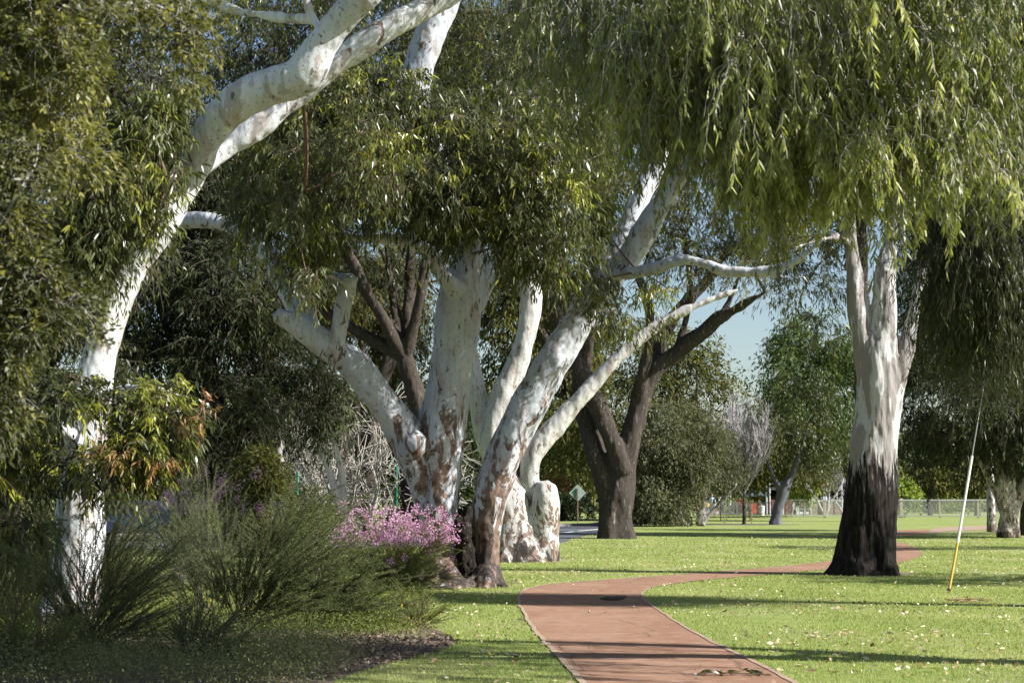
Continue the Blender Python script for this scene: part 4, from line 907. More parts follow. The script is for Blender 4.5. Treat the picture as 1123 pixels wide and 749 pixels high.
# pale bare stems behind the twin trunks
b = gp(370, 594); t = bare('leafless_tree', 'bleached bare stems standing behind the dark twin trunks', b, [((-.5,0,1), 3.0, .05), ((-.2,.1,1), 3.4, .05), ((.3,.1,1), 2.6, .04), ((-.9,0,.8), 2.6, .04)], 85, M['barewood'], 3, r=.2, spread=.6, up=.05, rmin=.014)
Yw_ = b[1] - .3
link('stems', fuse('stems', [tube_solid(catmull(P4, .2), 10, None, rough=.05) for P4 in limbs_world([[(372,596,Yw_,5),(371,560,Yw_,4.5),(364,525,Yw_,4.2),(352,492,Yw_,4),(337,462,Yw_,3.5),(326,440,Yw_,3),(318,415,Yw_,2)],
   [(376,596,Yw_,4.5),(377,545,Yw_,4),(372,505,Yw_,3.6),(357,465,Yw_,3.2),(343,440,Yw_,2.8),(332,424,Yw_,2)], [(352,492,Yw_,2.5),(335,470,Yw_,2),(310,452,Yw_,1.5)], [(357,465,Yw_,2),(365,435,Yw_,1.6),(368,405,Yw_,1.2)]], b)], .045, 1), t, simple('bleached_wood', (.55,.52,.46), .8, var=.2))
# fallen grey log
b = gp(300, 600)
t = thing('fallen_limb', 'grey dead limb propped up left of the bleached stems', 'dead limb', b)
trunk_part(t, [[(320,470,b[1],3),(300,455,b[1],7),(285,448,b[1],6),(274,452,b[1],4)], [(318,428,b[1],2.5),(300,442,b[1],4),(280,452,b[1],4),(262,470,b[1],3)], [(300,455,b[1],6),(306,500,b[1],5),(308,560,b[1],5),(310,603,b[1],6)]], b, .045, M['greybark'], name='limb')
bare('leafless_tree', 'white leaning bare branch between the twin trunks and the big gum', gp(404, 592), [((.42,0,1), 2.6, .10), ((.2,.1,.9), 1.6, .06)], 86, M['barewood'], 2, r=.1, spread=.5, rmin=.015)
for k, (px, Y, n_, lb) in enumerate([(300,62,8,'thicket of pale grey bare twigs left of the bleached stems'), (345,64,8,'thicket of pale bare twigs behind the bleached stems'), (440,60,6,'bare twiggy bush seen between the limbs of the big gum'), (508,66,3,'dry bare bush showing in the fork of the big gum'), (400,64,7,'dry twig thicket behind the dark twin trunks')]):
    g = np.random.default_rng(90+k); bb = np.array([at(px, 540, Y)[0], Y, 0])
    st = [((g.normal()*(.2 if k == 3 else .5), g.normal()*.5, 1), (2.4 + 1.5*g.random()) * (.55 if k == 3 else 1), .032) for _ in range(n_)]
    bare('bare_bush', lb, bb, st, 90+k, M['barewood'], 3, 'bush', r=.04, spread=.75, up=.0, rmin=.014, kids=(3, 5), curl=.13, ratio=.64)
# hedges and bushes along the far side of the road
def bush(label, px, Y, rx, top, n, leafmat, seed, cat='bush', name='bush', leaf=(.16,.07), dpt=None):
    g = np.random.default_rng(seed); x = at(px, 540, Y)[0]; t = thing(name, label, cat, (x, Y, 0))
    h = H + (HZ - top) * Y / F; r = m_(rx, Y)
    bl = [(np.array([r*a, .3*c, h*.45]), np.array([r*.55, dpt or r*.5, h*.55])) for a, c in ((-.5, 0), (0, .5), (.5, -.2))]
    make_foliage(t, bl, n, g, leaf, 4, 7, .4, .1, 1.0, 'kite', leafmat, anchors=[np.array([0, 0, .2])], young=.1, bias=.35, zmin=.08, tw_r=.008)
    return t
bush('black green hedge behind the diamond sign', 622, 99, 30, 541, 420, M['hedge'], 301, 'hedge', 'hedge')
bush('black green hedge glimpsed right of the dark fissured trunk', 706, 90, 26, 546, 300, M['hedge'], 302, 'hedge', 'hedge')
bush('dark hedge glimpsed in the gap of the big gum', 520, 88, 40, 548, 340, M['hedge'], 303, 'hedge', 'hedge')
bush('red and green leafed shrub above the road sign', 615, 104, 16, 518, 150, M['rust'], 304)
bush('bright green shrub low in the fork of the big gum', 516, 62, 16, 536, 180, M['feather'], 305)
bush('green shrub with small leaves right of the pink airy shrub', 285, 44, 28, 490, 420, M['olive'], 306, leaf=(.1,.05))
bush('light green shrub behind the left end of the bed', 215, 52, 26, 520, 260, M['feather'], 307, leaf=(.12,.05))
bush('dark evergreen shrub behind the leaning white trunk', 130, 66, 40, 505, 380, M['deep'], 308, leaf=(.15,.06))
bush('dark evergreen shrub at the left edge beyond the bed', 20, 60, 60, 480, 520, M['deep'], 309, leaf=(.15,.06))
bush('pale green shrub under the hedge line left of the stump', 460, 70, 30, 540, 240, M['greygreen'], 310)
bush('grey green shrub behind the waxflower', 340, 49, 26, 540, 220, M['greygreen'], 311, leaf=(.12,.05))
bush('low green bush behind the red play panel', 808, 128, 16, 549, 120, M['lime'], 312)
bush('low green bush behind the white bin', 840, 129, 12, 548, 100, M['feather'], 313)
bush('grassy green bank plants beyond the right fence', 1030, 135, 45, 543, 260, M['lime'], 314)

# ---- trees outside the picture on the right whose shadows stripe the lawn
for k, (x, y, h, lb) in enumerate([(22, 48, 9, 'park tree standing outside the view to the right, beyond the paperbark'), (30, 66, 10, 'park tree outside the view to the right, farther back'), (18, 30.2, 7.5, 'slender park tree outside the view to the right of the wire stay')]):
    g = np.random.default_rng(400+k); t = thing('park_tree', lb, 'tree', (x, y, 0))
    lim = [np.array([[0,0,-.1,.3],[.1,0,h*.3,.24],[.2,.1,h*.6,.16],[.1,0,h*.9,.06]]), np.array([[.1,0,h*.35,.14],[1.2,.4,h*.6,.09],[1.8,.6,h*.8,.04]]), np.array([[.1,0,h*.4,.13],[-1.3,-.4,h*.65,.08],[-1.9,-.5,h*.85,.04]])]
    link('trunk', fuse('trunk', [tube_solid(catmull(L, .4), 12, (.3,.3) if i == 0 else None) for i, L in enumerate(lim)], .05, 2, (.03, 1.5, .4)), t, M['greybark'])
    make_foliage(t, [(np.array([0,0,h*.9]), np.array([2.2,2,1.6])), (np.array([1.8,.6,h*.75]), np.array([1.5,1.5,1.2])), (np.array([-1.9,-.5,h*.8]), np.array([1.5,1.5,1.2]))], 330, g, (.2,.06), 4, 6, .7, .5, shape='kite', mat=M['olive'], anchors=[np.array([.2,.1,h*.6])])

# ------------------------------------------------------------------ shrubs of the garden bed
def needle_shrub(label, base_px, stems, needleL, leafmat, seed, stemmat, dens=150, side=.42, cat='shrub', name='needle_shrub', fork=3, nw=.0042, droop=.35):
    """stems: list of (dir xyz, length, count, spread)"""
    g = np.random.default_rng(seed); b = gp(*base_px); t = thing(name, label, cat, b)
    TP, TR, LP, LD, LT = [], [], [], [], []
    K = 8
    for d, L, n, sp in stems:
        for _ in range(n):
            dd = nrm(np.array(d, float) + g.normal(size=3)*sp*np.array([1, 1, .45])); Ls = L*(.6+.55*g.random())
            s0 = np.array([g.normal()*.12, g.normal()*.14, 0])
            def path(p0, d0, Lp):
                pts = [p0]; q = d0.copy()
                for k in range(K-1):
                    q = nrm(q + g.normal(size=3)*.07 + np.array([q[0]*.06, q[1]*.06, -.035*droop])); pts.append(pts[-1] + q*Lp/(K-1))
                return np.array(pts)
            main = path(s0, dd, Ls); ct = np.clip(.4 + g.normal()*.2, 0, 1)
            paths = [(main, .007, .30)]
            for f in range(fork + g.integers(0, 4)):
                i = g.integers(2, K-2); td = nrm(main[i+1]-main[i]); paths.append((path(main[i], nrm(td + rand_dirs(1, g)[0]*side), Ls*(.25+.35*g.random())), .003, .0))
            for p, r, bare_ in paths:
                TP.append(p); TR.append(np.linspace(r, r*.35, K))
                Lp = np.linalg.norm(np.diff(p, axis=0), axis=1).sum(); nl = int(Lp*dens*(1-bare_))
                u = (bare_ + (1-bare_)*g.random(nl))*(K-1.001); i = u.astype(int); f = (u-i)[:, None]
                q = p[i]*(1-f)+p[i+1]*f; td = nrm(p[i+1]-p[i])
                LP.append(q); LD.append(nrm(td*.75 + rand_dirs(nl, g)*.85)); LT.append(np.clip(ct + .25*u/K - .1 + g.normal(size=nl)*.1, 0, 1))
    LP = np.vstack(LP); LD = np.vstack(LD); LT = np.concatenate(LT); n = len(LP)
    link('foliage', leaf_mesh('foliage', LP, LD, needleL*(.6+.7*g.random(n)), nw*(.8+.5*g.random(n)), LT, 'kite', .05, g), t, leafmat)
    link('stems', tubes_mesh('stems', np.array(TP), np.array(TR), 4), t, stemmat)
    print(label[:30], n)
    return t, b, np.array([p[-1] for p in TP])
def blossoms(t, C, n, g, spread, size=.014, name='blossoms'):
    P = C[g.integers(0, len(C), n)] + g.normal(size=(n, 3))*spread
    P = np.repeat(P, 5, 0); D = nrm(rand_dirs(len(P), g) + np.array([0, -.3, .5]))
    link(name, leaf_mesh(name, P, D, size*(.7+.6*g.random(len(P))), size*.85, np.clip(np.repeat(g.random(n), 5) + g.normal(size=len(P))*.15, 0, 1), 'kite', .0, g), t, M['pink'])
# large arching shrub in the middle of the bed: upright on the left, sweeping to the right
needle_shrub('large grey green needle-leaved shrub with stems sweeping up to the right', (262, 692), [((.10,0,1), 1.7, 20, .22), ((.55,-.1,.85), 1.95, 28, .16), ((.95,-.1,.62), 1.75, 22, .14), ((-.35,0,1), 1.6, 13, .2)], .030, M['needle_dark'], 501, M['twig_dark'], 400)
needle_shrub('shrub of dark needle stems bending low toward the mulch edge', (345, 690), [((.75,-.1,.75), 1.2, 20, .15), ((.3,0,1), 1.2, 14, .2), ((1.0,-.1,.4), 1.1, 12, .14)], .030, M['needle_dark'], 502, M['twig_dark'], 400)
needle_shrub('thin dark-stemmed shrub between the white trunk and the large shrub', (222, 684), [((-.25,0,1), 1.75, 13, .16), ((.1,0,1), 1.7, 11, .15), ((-.5,0,.8), 1.2, 6, .15)], .026, M['needle_dark'], 503, M['twig_dark'], 330)
needle_shrub('olive shrub with fine arching stems in front of the white trunk', (72, 690), [((.5,-.1,.9), 1.6, 22, .2), ((.9,-.1,.7), 1.3, 14, .15), ((.1,0,1), 1.5, 14, .2)], .020, M['needle'], 504, M['twig'], 300)
needle_shrub('dense green needle bush at the left edge of the bed', (18, 688), [((0,0,1), 1.7, 40, .25), ((-.5,0,1), 1.6, 24, .25), ((.35,0,1), 1.6, 24, .2)], .024, M['needle'], 505, M['twig'], 380)
needle_shrub('low olive bush beneath the hanging gum leaves', (120, 668), [((.3,0,1), 1.2, 20, .25), ((-.3,0,1), 1.1, 14, .25), ((.8,0,.7), 1.0, 10, .2)], .020, M['needle'], 506, M['twig'], 280)
t, b, tips = needle_shrub('flowering shrub crowded with pink blossom beside the big gum', (430, 650), [((0,-.1,1), 1.32, 38, .28), ((.45,-.1,.85), 1.3, 36, .22), ((-.55,-.1,.9), 1.25, 24, .22), ((.85,-.1,.5), 1.0, 24, .2), ((.3,-.6,.8), 1.1, 22, .2)], .020, M['wax'], 507, M['twig'], 330, fork=5, side=.8, name='waxflower_shrub')
g = np.random.default_rng(71)
top = tips[(tips[:, 2] > .84)]; low = tips[(tips[:, 2] > .3) & (tips[:, 2] <= .85)]
blossoms(t, top, 3600, g, .04, .022); blossoms(t, low[g.integers(0, len(low), 22)], 420, g, .035, .018, name='lower_blossoms')
t, b, tips = needle_shrub('airy pink-flowered shrub with pale open branches left of the large shrub', (205, 640), [((-.1,0,1), 2.2, 18, .26), ((.35,0,1), 2.3, 20, .24), ((-.55,0,.9), 1.8, 14, .25)], .018, M['wax'], 508, M['barewood'], 150, fork=5, side=.8, name='waxflower_shrub')
top = tips[(tips[:, 2] > 1.35)]
blossoms(t, top[g.integers(0, len(top), 70)], 2200, g, .06, .018)
needle_shrub('olive green shrub with pale tips behind the large shrub', (330, 648), [((0,0,1), 1.5, 36, .3), ((.5,0,.9), 1.4, 20, .25), ((-.5,0,.9), 1.4, 20, .25)], .022, M['needle'], 509, M['twig'], 320)
needle_shrub('small light green shrub at the foot of the waxflower', (455, 688), [((0,0,1), .5, 20, .4), ((.6,0,.7), .5, 14, .3), ((-.6,0,.7), .6, 14, .3)], .02, M['weed'], 510, M['twig'], 320)

needle_shrub('tall olive shrub hiding the foot of the white leaning trunk', (92, 716), [((.35,-.1,1), 1.6, 34, .25), ((-.3,-.1,1), 1.5, 32, .25), ((.9,-.1,.6), 1.2, 14, .2)], .026, M['needle'], 511, M['twig_dark'], 300)
needle_shrub('low scrubby bush in the shade at the left front of the bed', (20, 735), [((.35,0,1), .9, 26, .35), ((-.4,0,1), .9, 24, .35), ((.8,0,.6), .8, 12, .3)], .024, M['weed'], 512, M['twig_dark'], 200)
needle_shrub('low scrubby bush in the shade below the large shrub', (215, 722), [((.35,0,1), .65, 26, .4), ((-.4,0,1), .65, 24, .4), ((.9,0,.5), .6, 14, .3)], .024, M['needle'], 513, M['twig_dark'], 200)

# ------------------------------------------------------------------ props
def cyl(mb_, p0, p1, r0, r1=None, n=10):
    r1 = r0 if r1 is None else r1; V, Fc = tube_solid(np.array([[*p0, r0], [*(np.array(p0)*.5+np.array(p1)*.5), (r0+r1)/2], [*p1, r1]]), n, None, rough=0, cap=.05); mb_.add(V, Fc)
# wire stay of a pole: yellow and white sleeve round the wire near the ground
b = gp(1041, 650); Yg = b[1]
t = thing('guy_wire', 'slanting wire stay with yellow and white plastic guard anchored in the lawn', 'guy wire', b)
top = at(1066, 500, Yg+.55) - b; mid = top*.36
mb = MB(); cyl(mb, (0,0,.05), tuple(mid), .021); mb.build('yellow_sleeve', simple('yellow_plastic', (.52,.36,.07), .45), t)
mb = MB(); cyl(mb, tuple(mid), tuple(top), .023); mb.build('white_sleeve', simple('white_plastic', (.70,.68,.62), .4), t)
wtop = top * 4.6
mb = MB(); cyl(mb, tuple(top*.98), tuple(wtop), .010, n=6); mb.build('wire', simple('galvanised_wire', (.45,.45,.46), .35, metallic=.6), t)
mb = MB(); cyl(mb, (0,0,-.05), (.01,.01,.10), .016); mb.add(*ball((0,0,.06), (.035,.035,.03), 2, .1, 6)); mb.build('anchor_rod', simple('rusty_iron', (.14,.08,.05), .8), t)

# diamond road sign seen from behind
b = gp(633.5, 573.4); Ys = b[1]
t = thing('road_sign', 'diamond-shaped road sign on a thin brown post at the road bend', 'road sign', b)
zc = H + (HZ - 540.5) * Ys / F; hs = m_(9.4, Ys)
mb = MB(); mb.prism([(0,zc-hs),(hs,zc),(0,zc+hs),(-hs,zc)], -.004, .004, axis=1)
mb.V = [(x + (.0), y, z) for x, y, z in mb.V]; mb.build('sign_plate', simple('grey_green_sign_back', (.40,.50,.46), .35, metallic=.2), t, bevel=.003)
mb = MB(); mb.prism([(-.30,zc-.12),(-.16,zc-.28),(-.05,zc-.28),(-.05,zc+.28),(-.16,zc+.28),(-.30,zc+.12)], -.009, -.006, axis=1); mb.build('green_patch', simple('sign_green', (.16,.30,.18), .5), t)
mb = MB(); cyl(mb, (0,-.045,-.1), (0,-.045,zc+hs*.6), .03); mb.build('post', simple('brown_post', (.20,.13,.09), .7), t)
mb = MB()
for dz in (-.2, .2): mb.box(-.07,.07,-.085,-.004,zc+dz-.02,zc+dz+.02)
mb.build('bracket', simple('zinc_bracket', (.4,.4,.4), .4, metallic=.5), t)

# green street lamp behind the twin trunks
Yl = 66; xl = at(434.5, 540, Yl)[0]; t = thing('street_lamp', 'slim green street lamp rising behind the arched limb of the big gum', 'street lamp', (xl, Yl, 0))
zt = H + (HZ - 400) * Yl / F; gm = simple('green_paint', (.03,.20,.13), .4)
mb = MB(); cyl(mb, (0,0,-.1), (0,0,zt+.1), .075, .05, 12); cyl(mb, (0,0,0), (0,0,.35), .11, .11, 12); mb.build('pole', gm, t)
mb = MB(); cyl(mb, (0,0,zt+.02), (.25,0,zt+.10), .03); mb.build('arm', gm, t)
mb = MB(); mb.prism([(.10,zt+.03),(.55,zt+.05),(.62,zt+.13),(.52,zt+.24),(.16,zt+.24),(.08,zt+.15)], -.16, .16, axis=1); mb.build('lamp_head', simple('green_lamp_head', (.05,.36,.24), .35), t, bevel=.03)
mb = MB(); mb.box(.16,.5,-.12,.12,zt+.0,zt+.035); mb.build('diffuser', simple('lamp_glass', (.5,.5,.45), .2), t)
b = gp(325.5, 600); t = thing('bollard_post', 'short green metal post standing behind the large shrub', 'post', b)
mb = MB(); cyl(mb, (0,0,-.1), (0,0,H+(HZ-519)*b[1]/F), .045, n=12); mb.build('tube', gm, t)
mb = MB(); mb.add(*ball((0,0,H+(HZ-519)*b[1]/F), (.06,.06,.04), 1, 0, 6)); mb.build('cap', gm, t)

# stakes round the sapling
wood = simple('stake_wood', (.30,.22,.15), .85, var=.3)
lb = ['left front stake of the four guarding the leafless sapling', 'left rear stake of the four guarding the leafless sapling', 'right front stake of the four guarding the leafless sapling', 'right rear stake of the four guarding the leafless sapling']
for k, (px, py, tp) in enumerate([(794.5,575.2,555), (790.5,571,555), (824.5,574,553), (822.5,570.5,553)]):
    b = gp(px, py); h = H - (tp - HZ)*b[1]/F
    t = thing('tree_stake', lb[k], 'stake', b, 'wooden stakes round the sapling')
    mb = MB(); mb.box(-.03,.03,-.03,.03,-.1,h); mb.prism([(-.03,-.03),(.03,-.03),(.03,.03),(-.03,.03)], h+.002, h+.02); mb.build('shaft', wood, t, bevel=.006)
    mb = MB(); mb.box(-.037,.037,-.037,.037,h*.72,h*.76); mb.build('tie', simple('green_tie', (.1,.2,.12), .8), t)

# low fence beyond the lawn
Yf = 112; gate = (835, 1200)
def chain_mat():
    m, nt, N, Lk = mat('chain_link')
    tc = node(nt, 'ShaderNodeTexCoord'); oc = tc.outputs['Object']
    sep = node(nt, 'ShaderNodeSeparateXYZ'); Lk.new(oc, sep.inputs[0])
    def w(op):
        s = math_n(nt, op, sep.outputs[0], sep.outputs[2]); f = math_n(nt, 'FRACT', math_n(nt, 'MULTIPLY', s, 14.0)); return math_n(nt, 'LESS_THAN', f, .16)
    k = math_n(nt, 'MAXIMUM', w('ADD'), w('SUBTRACT'))
    p = node(nt, 'ShaderNodeBsdfPrincipled'); p.inputs['Base Color'].default_value = (.42,.43,.42,1); p.inputs['Roughness'].default_value = .5
    tr = node(nt, 'ShaderNodeBsdfTransparent'); mx = node(nt, 'ShaderNodeMixShader'); Lk.new(k, mx.inputs[0]); Lk.new(tr.outputs[0], mx.inputs[1]); Lk.new(p.outputs[0], mx.inputs[2])
    o = node(nt, 'ShaderNodeOutputMaterial'); Lk.new(mx.outputs[0], o.inputs[0]); return m
xa, xb = at(862, 540, Yf)[0], at(1240, 540, Yf)[0]
t = thing('park_fence', 'low fence of pale posts and wire mesh along the far side of the lawn', 'fence', (xa, Yf, 0))
W_ = xb - xa; pale = simple('pale_timber', (.48,.40,.28), .8, var=.2); steel = simple('fence_steel', (.45,.46,.45), .5, metallic=.3)
npst = 10
for i in range(npst):
    x = W_ * i / (npst - 1); wd = .10 if i in (1, 3) else .055
    mb = MB(); mb.box(x-wd, x+wd, -.06, .06, -.1, 1.30 if i in (1, 3) else 1.25); mb.build('post', pale, t, bevel=.012)
mb = MB(); mb.box(-.05, W_+.05, -.10, -.063, 1.16, 1.24); mb.build('top_rail', steel, t)
mb = MB(); mb.box(0, W_, -.10, -.063, .10, .15); mb.build('bottom_rail', steel, t)
mb = MB(); mb.V = [(0,-.107,.05),(W_,-.107,.05),(W_,-.107,1.2),(0,-.107,1.2)]; mb.Fc = [(0,1,2,3)]; mb.build('wire_mesh', chain_mat(), t)
xa, xb = at(770, 540, 122)[0], at(846, 540, 122)[0]
t = thing('playground_fence', 'low grey green rail fence in front of the play equipment', 'fence', (xa, 122, 0))
W2 = xb - xa; gg = simple('grey_green_paint', (.22,.30,.26), .6)
for i in range(7):
    x = W2*i/6; mb = MB(); mb.box(x-.03,x+.03,-.03,.03,-.1,1.0); mb.build('post', gg, t, bevel=.008)
mb = MB(); mb.box(0,W2,-.06,-.033,.94,1.0); mb.box(0,W2,-.06,-.033,.12,.17); mb.build('rail', gg, t)
mb = MB(); mb.V = [(0,-.066,.1),(W2,-.066,.1),(W2,-.066,.98),(0,-.066,.98)]; mb.Fc = [(0,1,2,3)]; mb.build('wire_mesh', bpy.data.materials['chain_link'], t)
tag(poly_sheet('pavement', [gp(*p) for p in [(760,564.2),(856,564.2),(940,563),(940,559.5),(856,560.4),(760,561)]], .012, simple('pale_paving', (.42,.41,.39), .9)), kind='structure')

# patio: stone wall, chairs, people, parasol
Yw = 127; xa, xb = at(888, 540, Yw)[0], at(926, 540, Yw)[0]
t = thing('stone_wall', 'low brown stone wall with dark openings in front of the patio', 'wall', (xa, Yw, 0))
def stone_mat():
    m, nt, N, Lk = mat('stone_blocks'); tc = node(nt, 'ShaderNodeTexCoord')
    br = node(nt, 'ShaderNodeTexBrick'); br.inputs['Scale'].default_value = 1.6; br.inputs['Color1'].default_value = (.30,.21,.14,1); br.inputs['Color2'].default_value = (.20,.14,.10,1); br.inputs['Mortar'].default_value = (.34,.29,.23,1)
    mp = node(nt, 'ShaderNodeMapping'); mp.inputs['Rotation'].default_value = (R(90), 0, 0); Lk.new(tc.outputs['Object'], mp.inputs[0]); Lk.new(mp.outputs[0], br.inputs[0])
    finish(nt, br.outputs[0], .9, br.outputs[1], .2, .3, .02); return m
sm = stone_mat(); Lw = xb - xa
mb = MB()
for x0, x1 in ((0,.55),(.95,1.75),(1.85,Lw)): mb.box(x0, x1, -.2, .2, -.1, 1.0)
mb.build('blocks', sm, t, bevel=.02)
mb = MB(); mb.box(.55,.95,-.02,.15,-.1,1.0); mb.box(1.75,1.85,-.02,.15,-.1,1.0); mb.build('dark_recess', simple('dark_recess', (.04,.035,.03), .9), t)
mb = MB(); mb.box(-.05, Lw+.05, -.26, .26, 1.003, 1.07); mb.build('coping', simple('pale_coping', (.50,.47,.42), .8), t, bevel=.01)
white = simple('white_plastic_chair', (.75,.75,.74), .4)
def chair(label, px, Y, rot=0):
    x = at(px, 540, Y)[0]; t = thing('patio_chair', label, 'chair', (x, Y, 0), 'white chairs on the patio'); t.rotation_euler.z = rot
    mb = MB(); mb.box(-.24,.24,-.24,.24,.42,.46); mb.build('seat', white, t, bevel=.015)
    mb = MB(); mb.prism([(-.22,.47),(.22,.47),(.26,.80),(.18,.98),(0,1.02),(-.18,.98),(-.26,.80)], .20, .24, axis=1); mb.build('backrest', white, t, bevel=.012)
    for sx in (-1, 1):
        for sy in (-1, 1):
            mb = MB(); mb.box(sx*.21-.02, sx*.21+.02, sy*.21-.02, sy*.21+.02, 0, .42); mb.build('leg', white, t)
    return t
chair('white patio chair farthest left, behind the leaning dark trunk', 872, 124, 3.1); chair('white patio chair nearest the stone wall', 886, 125, 2.8); chair('white patio chair between the other two, turned sideways', 879, 126.5, 1.3)
# red bench backs
for k, (px, lb_) in enumerate([(878, 'red bench behind the white patio chairs')]):
    x = at(px, 540, 129)[0]; t = thing('bench', lb_, 'bench', (x, 129, 0)); rd = simple('red_paint', (.50,.05,.04), .5)
    mb = MB(); mb.box(-.8,.8,-.2,.2,.42,.47); mb.build('seat', rd, t, bevel=.01)
    mb = MB(); mb.box(-.8,.8,.2,.25,.6,.95); mb.build('backrest', rd, t, bevel=.01)
    for s in (-.7,.7): mb = MB(); mb.box(s-.04,s+.04,-.18,.24,0,.42); mb.build('leg', rd, t)
# closed parasol
x = at(903, 540, 131)[0]; t = thing('parasol', 'closed navy parasol with orange band and white tip behind the stone wall', 'parasol', (x, 131, 0))
mb = MB(); cyl(mb, (0,0,0), (0,0,2.9), .03); mb.build('pole', simple('parasol_pole', (.4,.4,.4), .4, metallic=.5), t)
mb = MB(); V, Fc = tube_solid(np.array([[0,0,.9,.16],[0,0,1.2,.24],[0,0,1.8,.22],[0,0,2.2,.13],[0,0,2.3,.09]]), 14, None, rough=.3); mb.add(V, Fc); mb.build('canopy', simple('navy_canvas', (.02,.03,.08), .8), t)
mb = MB(); cyl(mb, (0,0,2.26), (0,0,2.62), .10, .07); mb.build('band', simple('orange_canvas', (.5,.13,.05), .8), t)
mb = MB(); mb.add(*ball((0,0,2.76), (.11,.11,.14), 1, 0, 8)); mb.build('tip', white, t)

# people: one continuous body each, clothes as shells
skin = simple('skin', (.42,.25,.18), .6); hairm = simple('dark_hair', (.03,.02,.015), .6)
def person(label, px, Y, top_col, leg_col, seated=False, rot=0.0, hat=None, scale=1.0, seat=.45, group=None):
    x = at(px, 540, Y)[0]; t = thing('person', label, 'person', (x, Y, 0), group); t.rotation_euler.z = rot; t.scale = (scale,)*3
    dz = seat - .92 if seated else 0
    hip = .92 + dz
    def T(rows): return tube_solid(catmull(np.array(rows, float), .06), 12, None, rough=0)
    torso = [(0,0,hip-.05,.13),(0,0,hip+.10,.14),(0,0,hip+.28,.15),(0,-.01,hip+.44,.165),(0,0,hip+.52,.09),(0,0,hip+.60,.055),(0,-.01,hip+.66,.06)]
    arms = [[(s*.13,0,hip+.49,.06),(s*.21,0,hip+.40,.05),(s*.25,-.02,hip+.20,.042),(s*.20,-.18,hip+.08,.034),(s*.14,-.30,hip+.10,.028)] for s in (-1, 1)]
    if seated: legs = [[(s*.09,0,hip,.09),(s*.10,-.22,hip+.02,.08),(s*.11,-.44,hip,.065),(s*.11,-.47,hip-.2,.055),(s*.11,-.45,.06,.04),(s*.12,-.58,.04,.035)] for s in (-1, 1)]
    else: legs = [[(s*.09,0,hip,.09),(s*.10,-.01,hip-.25,.08),(s*.10,-.02,.47,.058),(s*.10,.02+.05*s,.25,.05),(s*.10,.03+.05*s,.06,.038),(s*.11,-.10+.05*s,.035,.035)] for s in (-1, 1)]
    head = ball((0,-.02,hip+.76), (.078,.092,.115), 1, .03, 10); nose = ball((0,-.115,hip+.75), (.015,.02,.02), 1, 0, 5)
    me = fuse('body', [T(torso)] + [T(a) for a in arms] + [T(l) for l in legs] + [head, nose], .018, 1)
    link('body', me, t, skin)
    sh = [[(x_, y_, z_, r_+.016) for x_, y_, z_, r_ in torso[:5]]] + [[(x_, y_, z_, r_+.014) for x_, y_, z_, r_ in a[:3]] for a in arms]
    link('shirt', fuse('shirt', [T(q) for q in sh], .02, 1), t, simple('shirt_cloth', top_col, .85))
    tr_ = [[(x_, y_, z_, r_+.014) for x_, y_, z_, r_ in l[:5]] for l in legs] + [[(0,0,hip-.08,.145),(0,0,hip,.15),(0,0,hip+.06,.15)]]
    link('trousers', fuse('trousers', [T(q) for q in tr_], .02, 1), t, simple('trouser_cloth', leg_col, .85))
    link('hair', fuse('hair', [ball((0,.012,hip+.80), (.088,.095,.095), 2, .05, 8)], .015, 1), t, hairm)
    if hat:
        link('hat', fuse('hat', [ball((0,0,hip+.86), (.095,.11,.06), 2, 0, 8), ball((0,-.02,hip+.83), (.16,.18,.015), 2, 0, 10)], .012, 0), t, simple('hat_cloth', hat, .8))
    return t
person('seated person in a pale blue shirt behind the stone wall', 903.5, 129, (.42,.52,.68), (.05,.05,.07), True, 0, None, 1.25, .55)
person('person in a white top and white hat at the left end of the stone wall', 890, 128.5, (.75,.75,.75), (.08,.07,.07), True, .6, (.8,.8,.8), 1.3, .55)
person('person with tan top standing beside the white-hatted one', 893.5, 131, (.45,.33,.24), (.10,.12,.25), True, -.5, None, 1.2, .5)
person('person in a white shirt and dark trousers standing left of the sapling', 791.5, 125, (.75,.74,.76), (.03,.03,.05), False, .4, None, .95)
person('person in a blue and white top seen between the stems of the bushy tree', 781, 128, (.55,.65,.80), (.35,.35,.4), False, -.3, None, .9)
person('small figure in a yellow top beside the leaning stem of the bushy tree', 775.5, 126, (.75,.50,.06), (.15,.15,.25), False, .2, None, .62)
person('child in a white top and red trousers by the playground fence', 784.5, 124.5, (.8,.8,.85), (.5,.06,.06), False, -.6, None, .55)

# playground
x = at(827.5, 540, 126)[0]; t = thing('play_cubby', 'orange red playground cubby under a small blue grey roof', 'play equipment', (x, 126, 0))
og = simple('orange_red_panel', (.62,.09,.03), .45); dr = simple('dark_red_panel', (.25,.03,.03), .5)
mb = MB(); mb.box(-.35,.35,-.35,-.30,.08,.98); mb.build('front_panel', og, t, bevel=.01)
mb = MB(); mb.box(-.35,-.30,-.29,.35,.08,.98); mb.build('side_panel', og, t, bevel=.01)
mb = MB(); mb.box(.30,.35,-.29,.35,.08,.98); mb.build('side_panel', og, t, bevel=.01)
for sx in (-1, 1):
    for sy in (-1, 1): mb = MB(); mb.box(sx*.4-.04, sx*.4+.04, sy*.4-.04, sy*.4+.04, 0, 1.45); mb.build('post', wood, t)
mb = MB(); mb.prism([(-.75,1.4),(.75,1.4),(.2,1.85),(-.2,1.85)], -.6, .6, axis=1); mb.build('roof', simple('blue_grey_roof', (.16,.20,.28), .5), t, bevel=.02)
x = at(812, 540, 127)[0]; t = thing('play_wall', 'dark red playground wall panel with a low ledge left of the cubby', 'play equipment', (x, 127, 0))
mb = MB(); mb.box(-.45,.45,-.03,.03,.1,1.15); mb.build('panel', dr, t, bevel=.01)
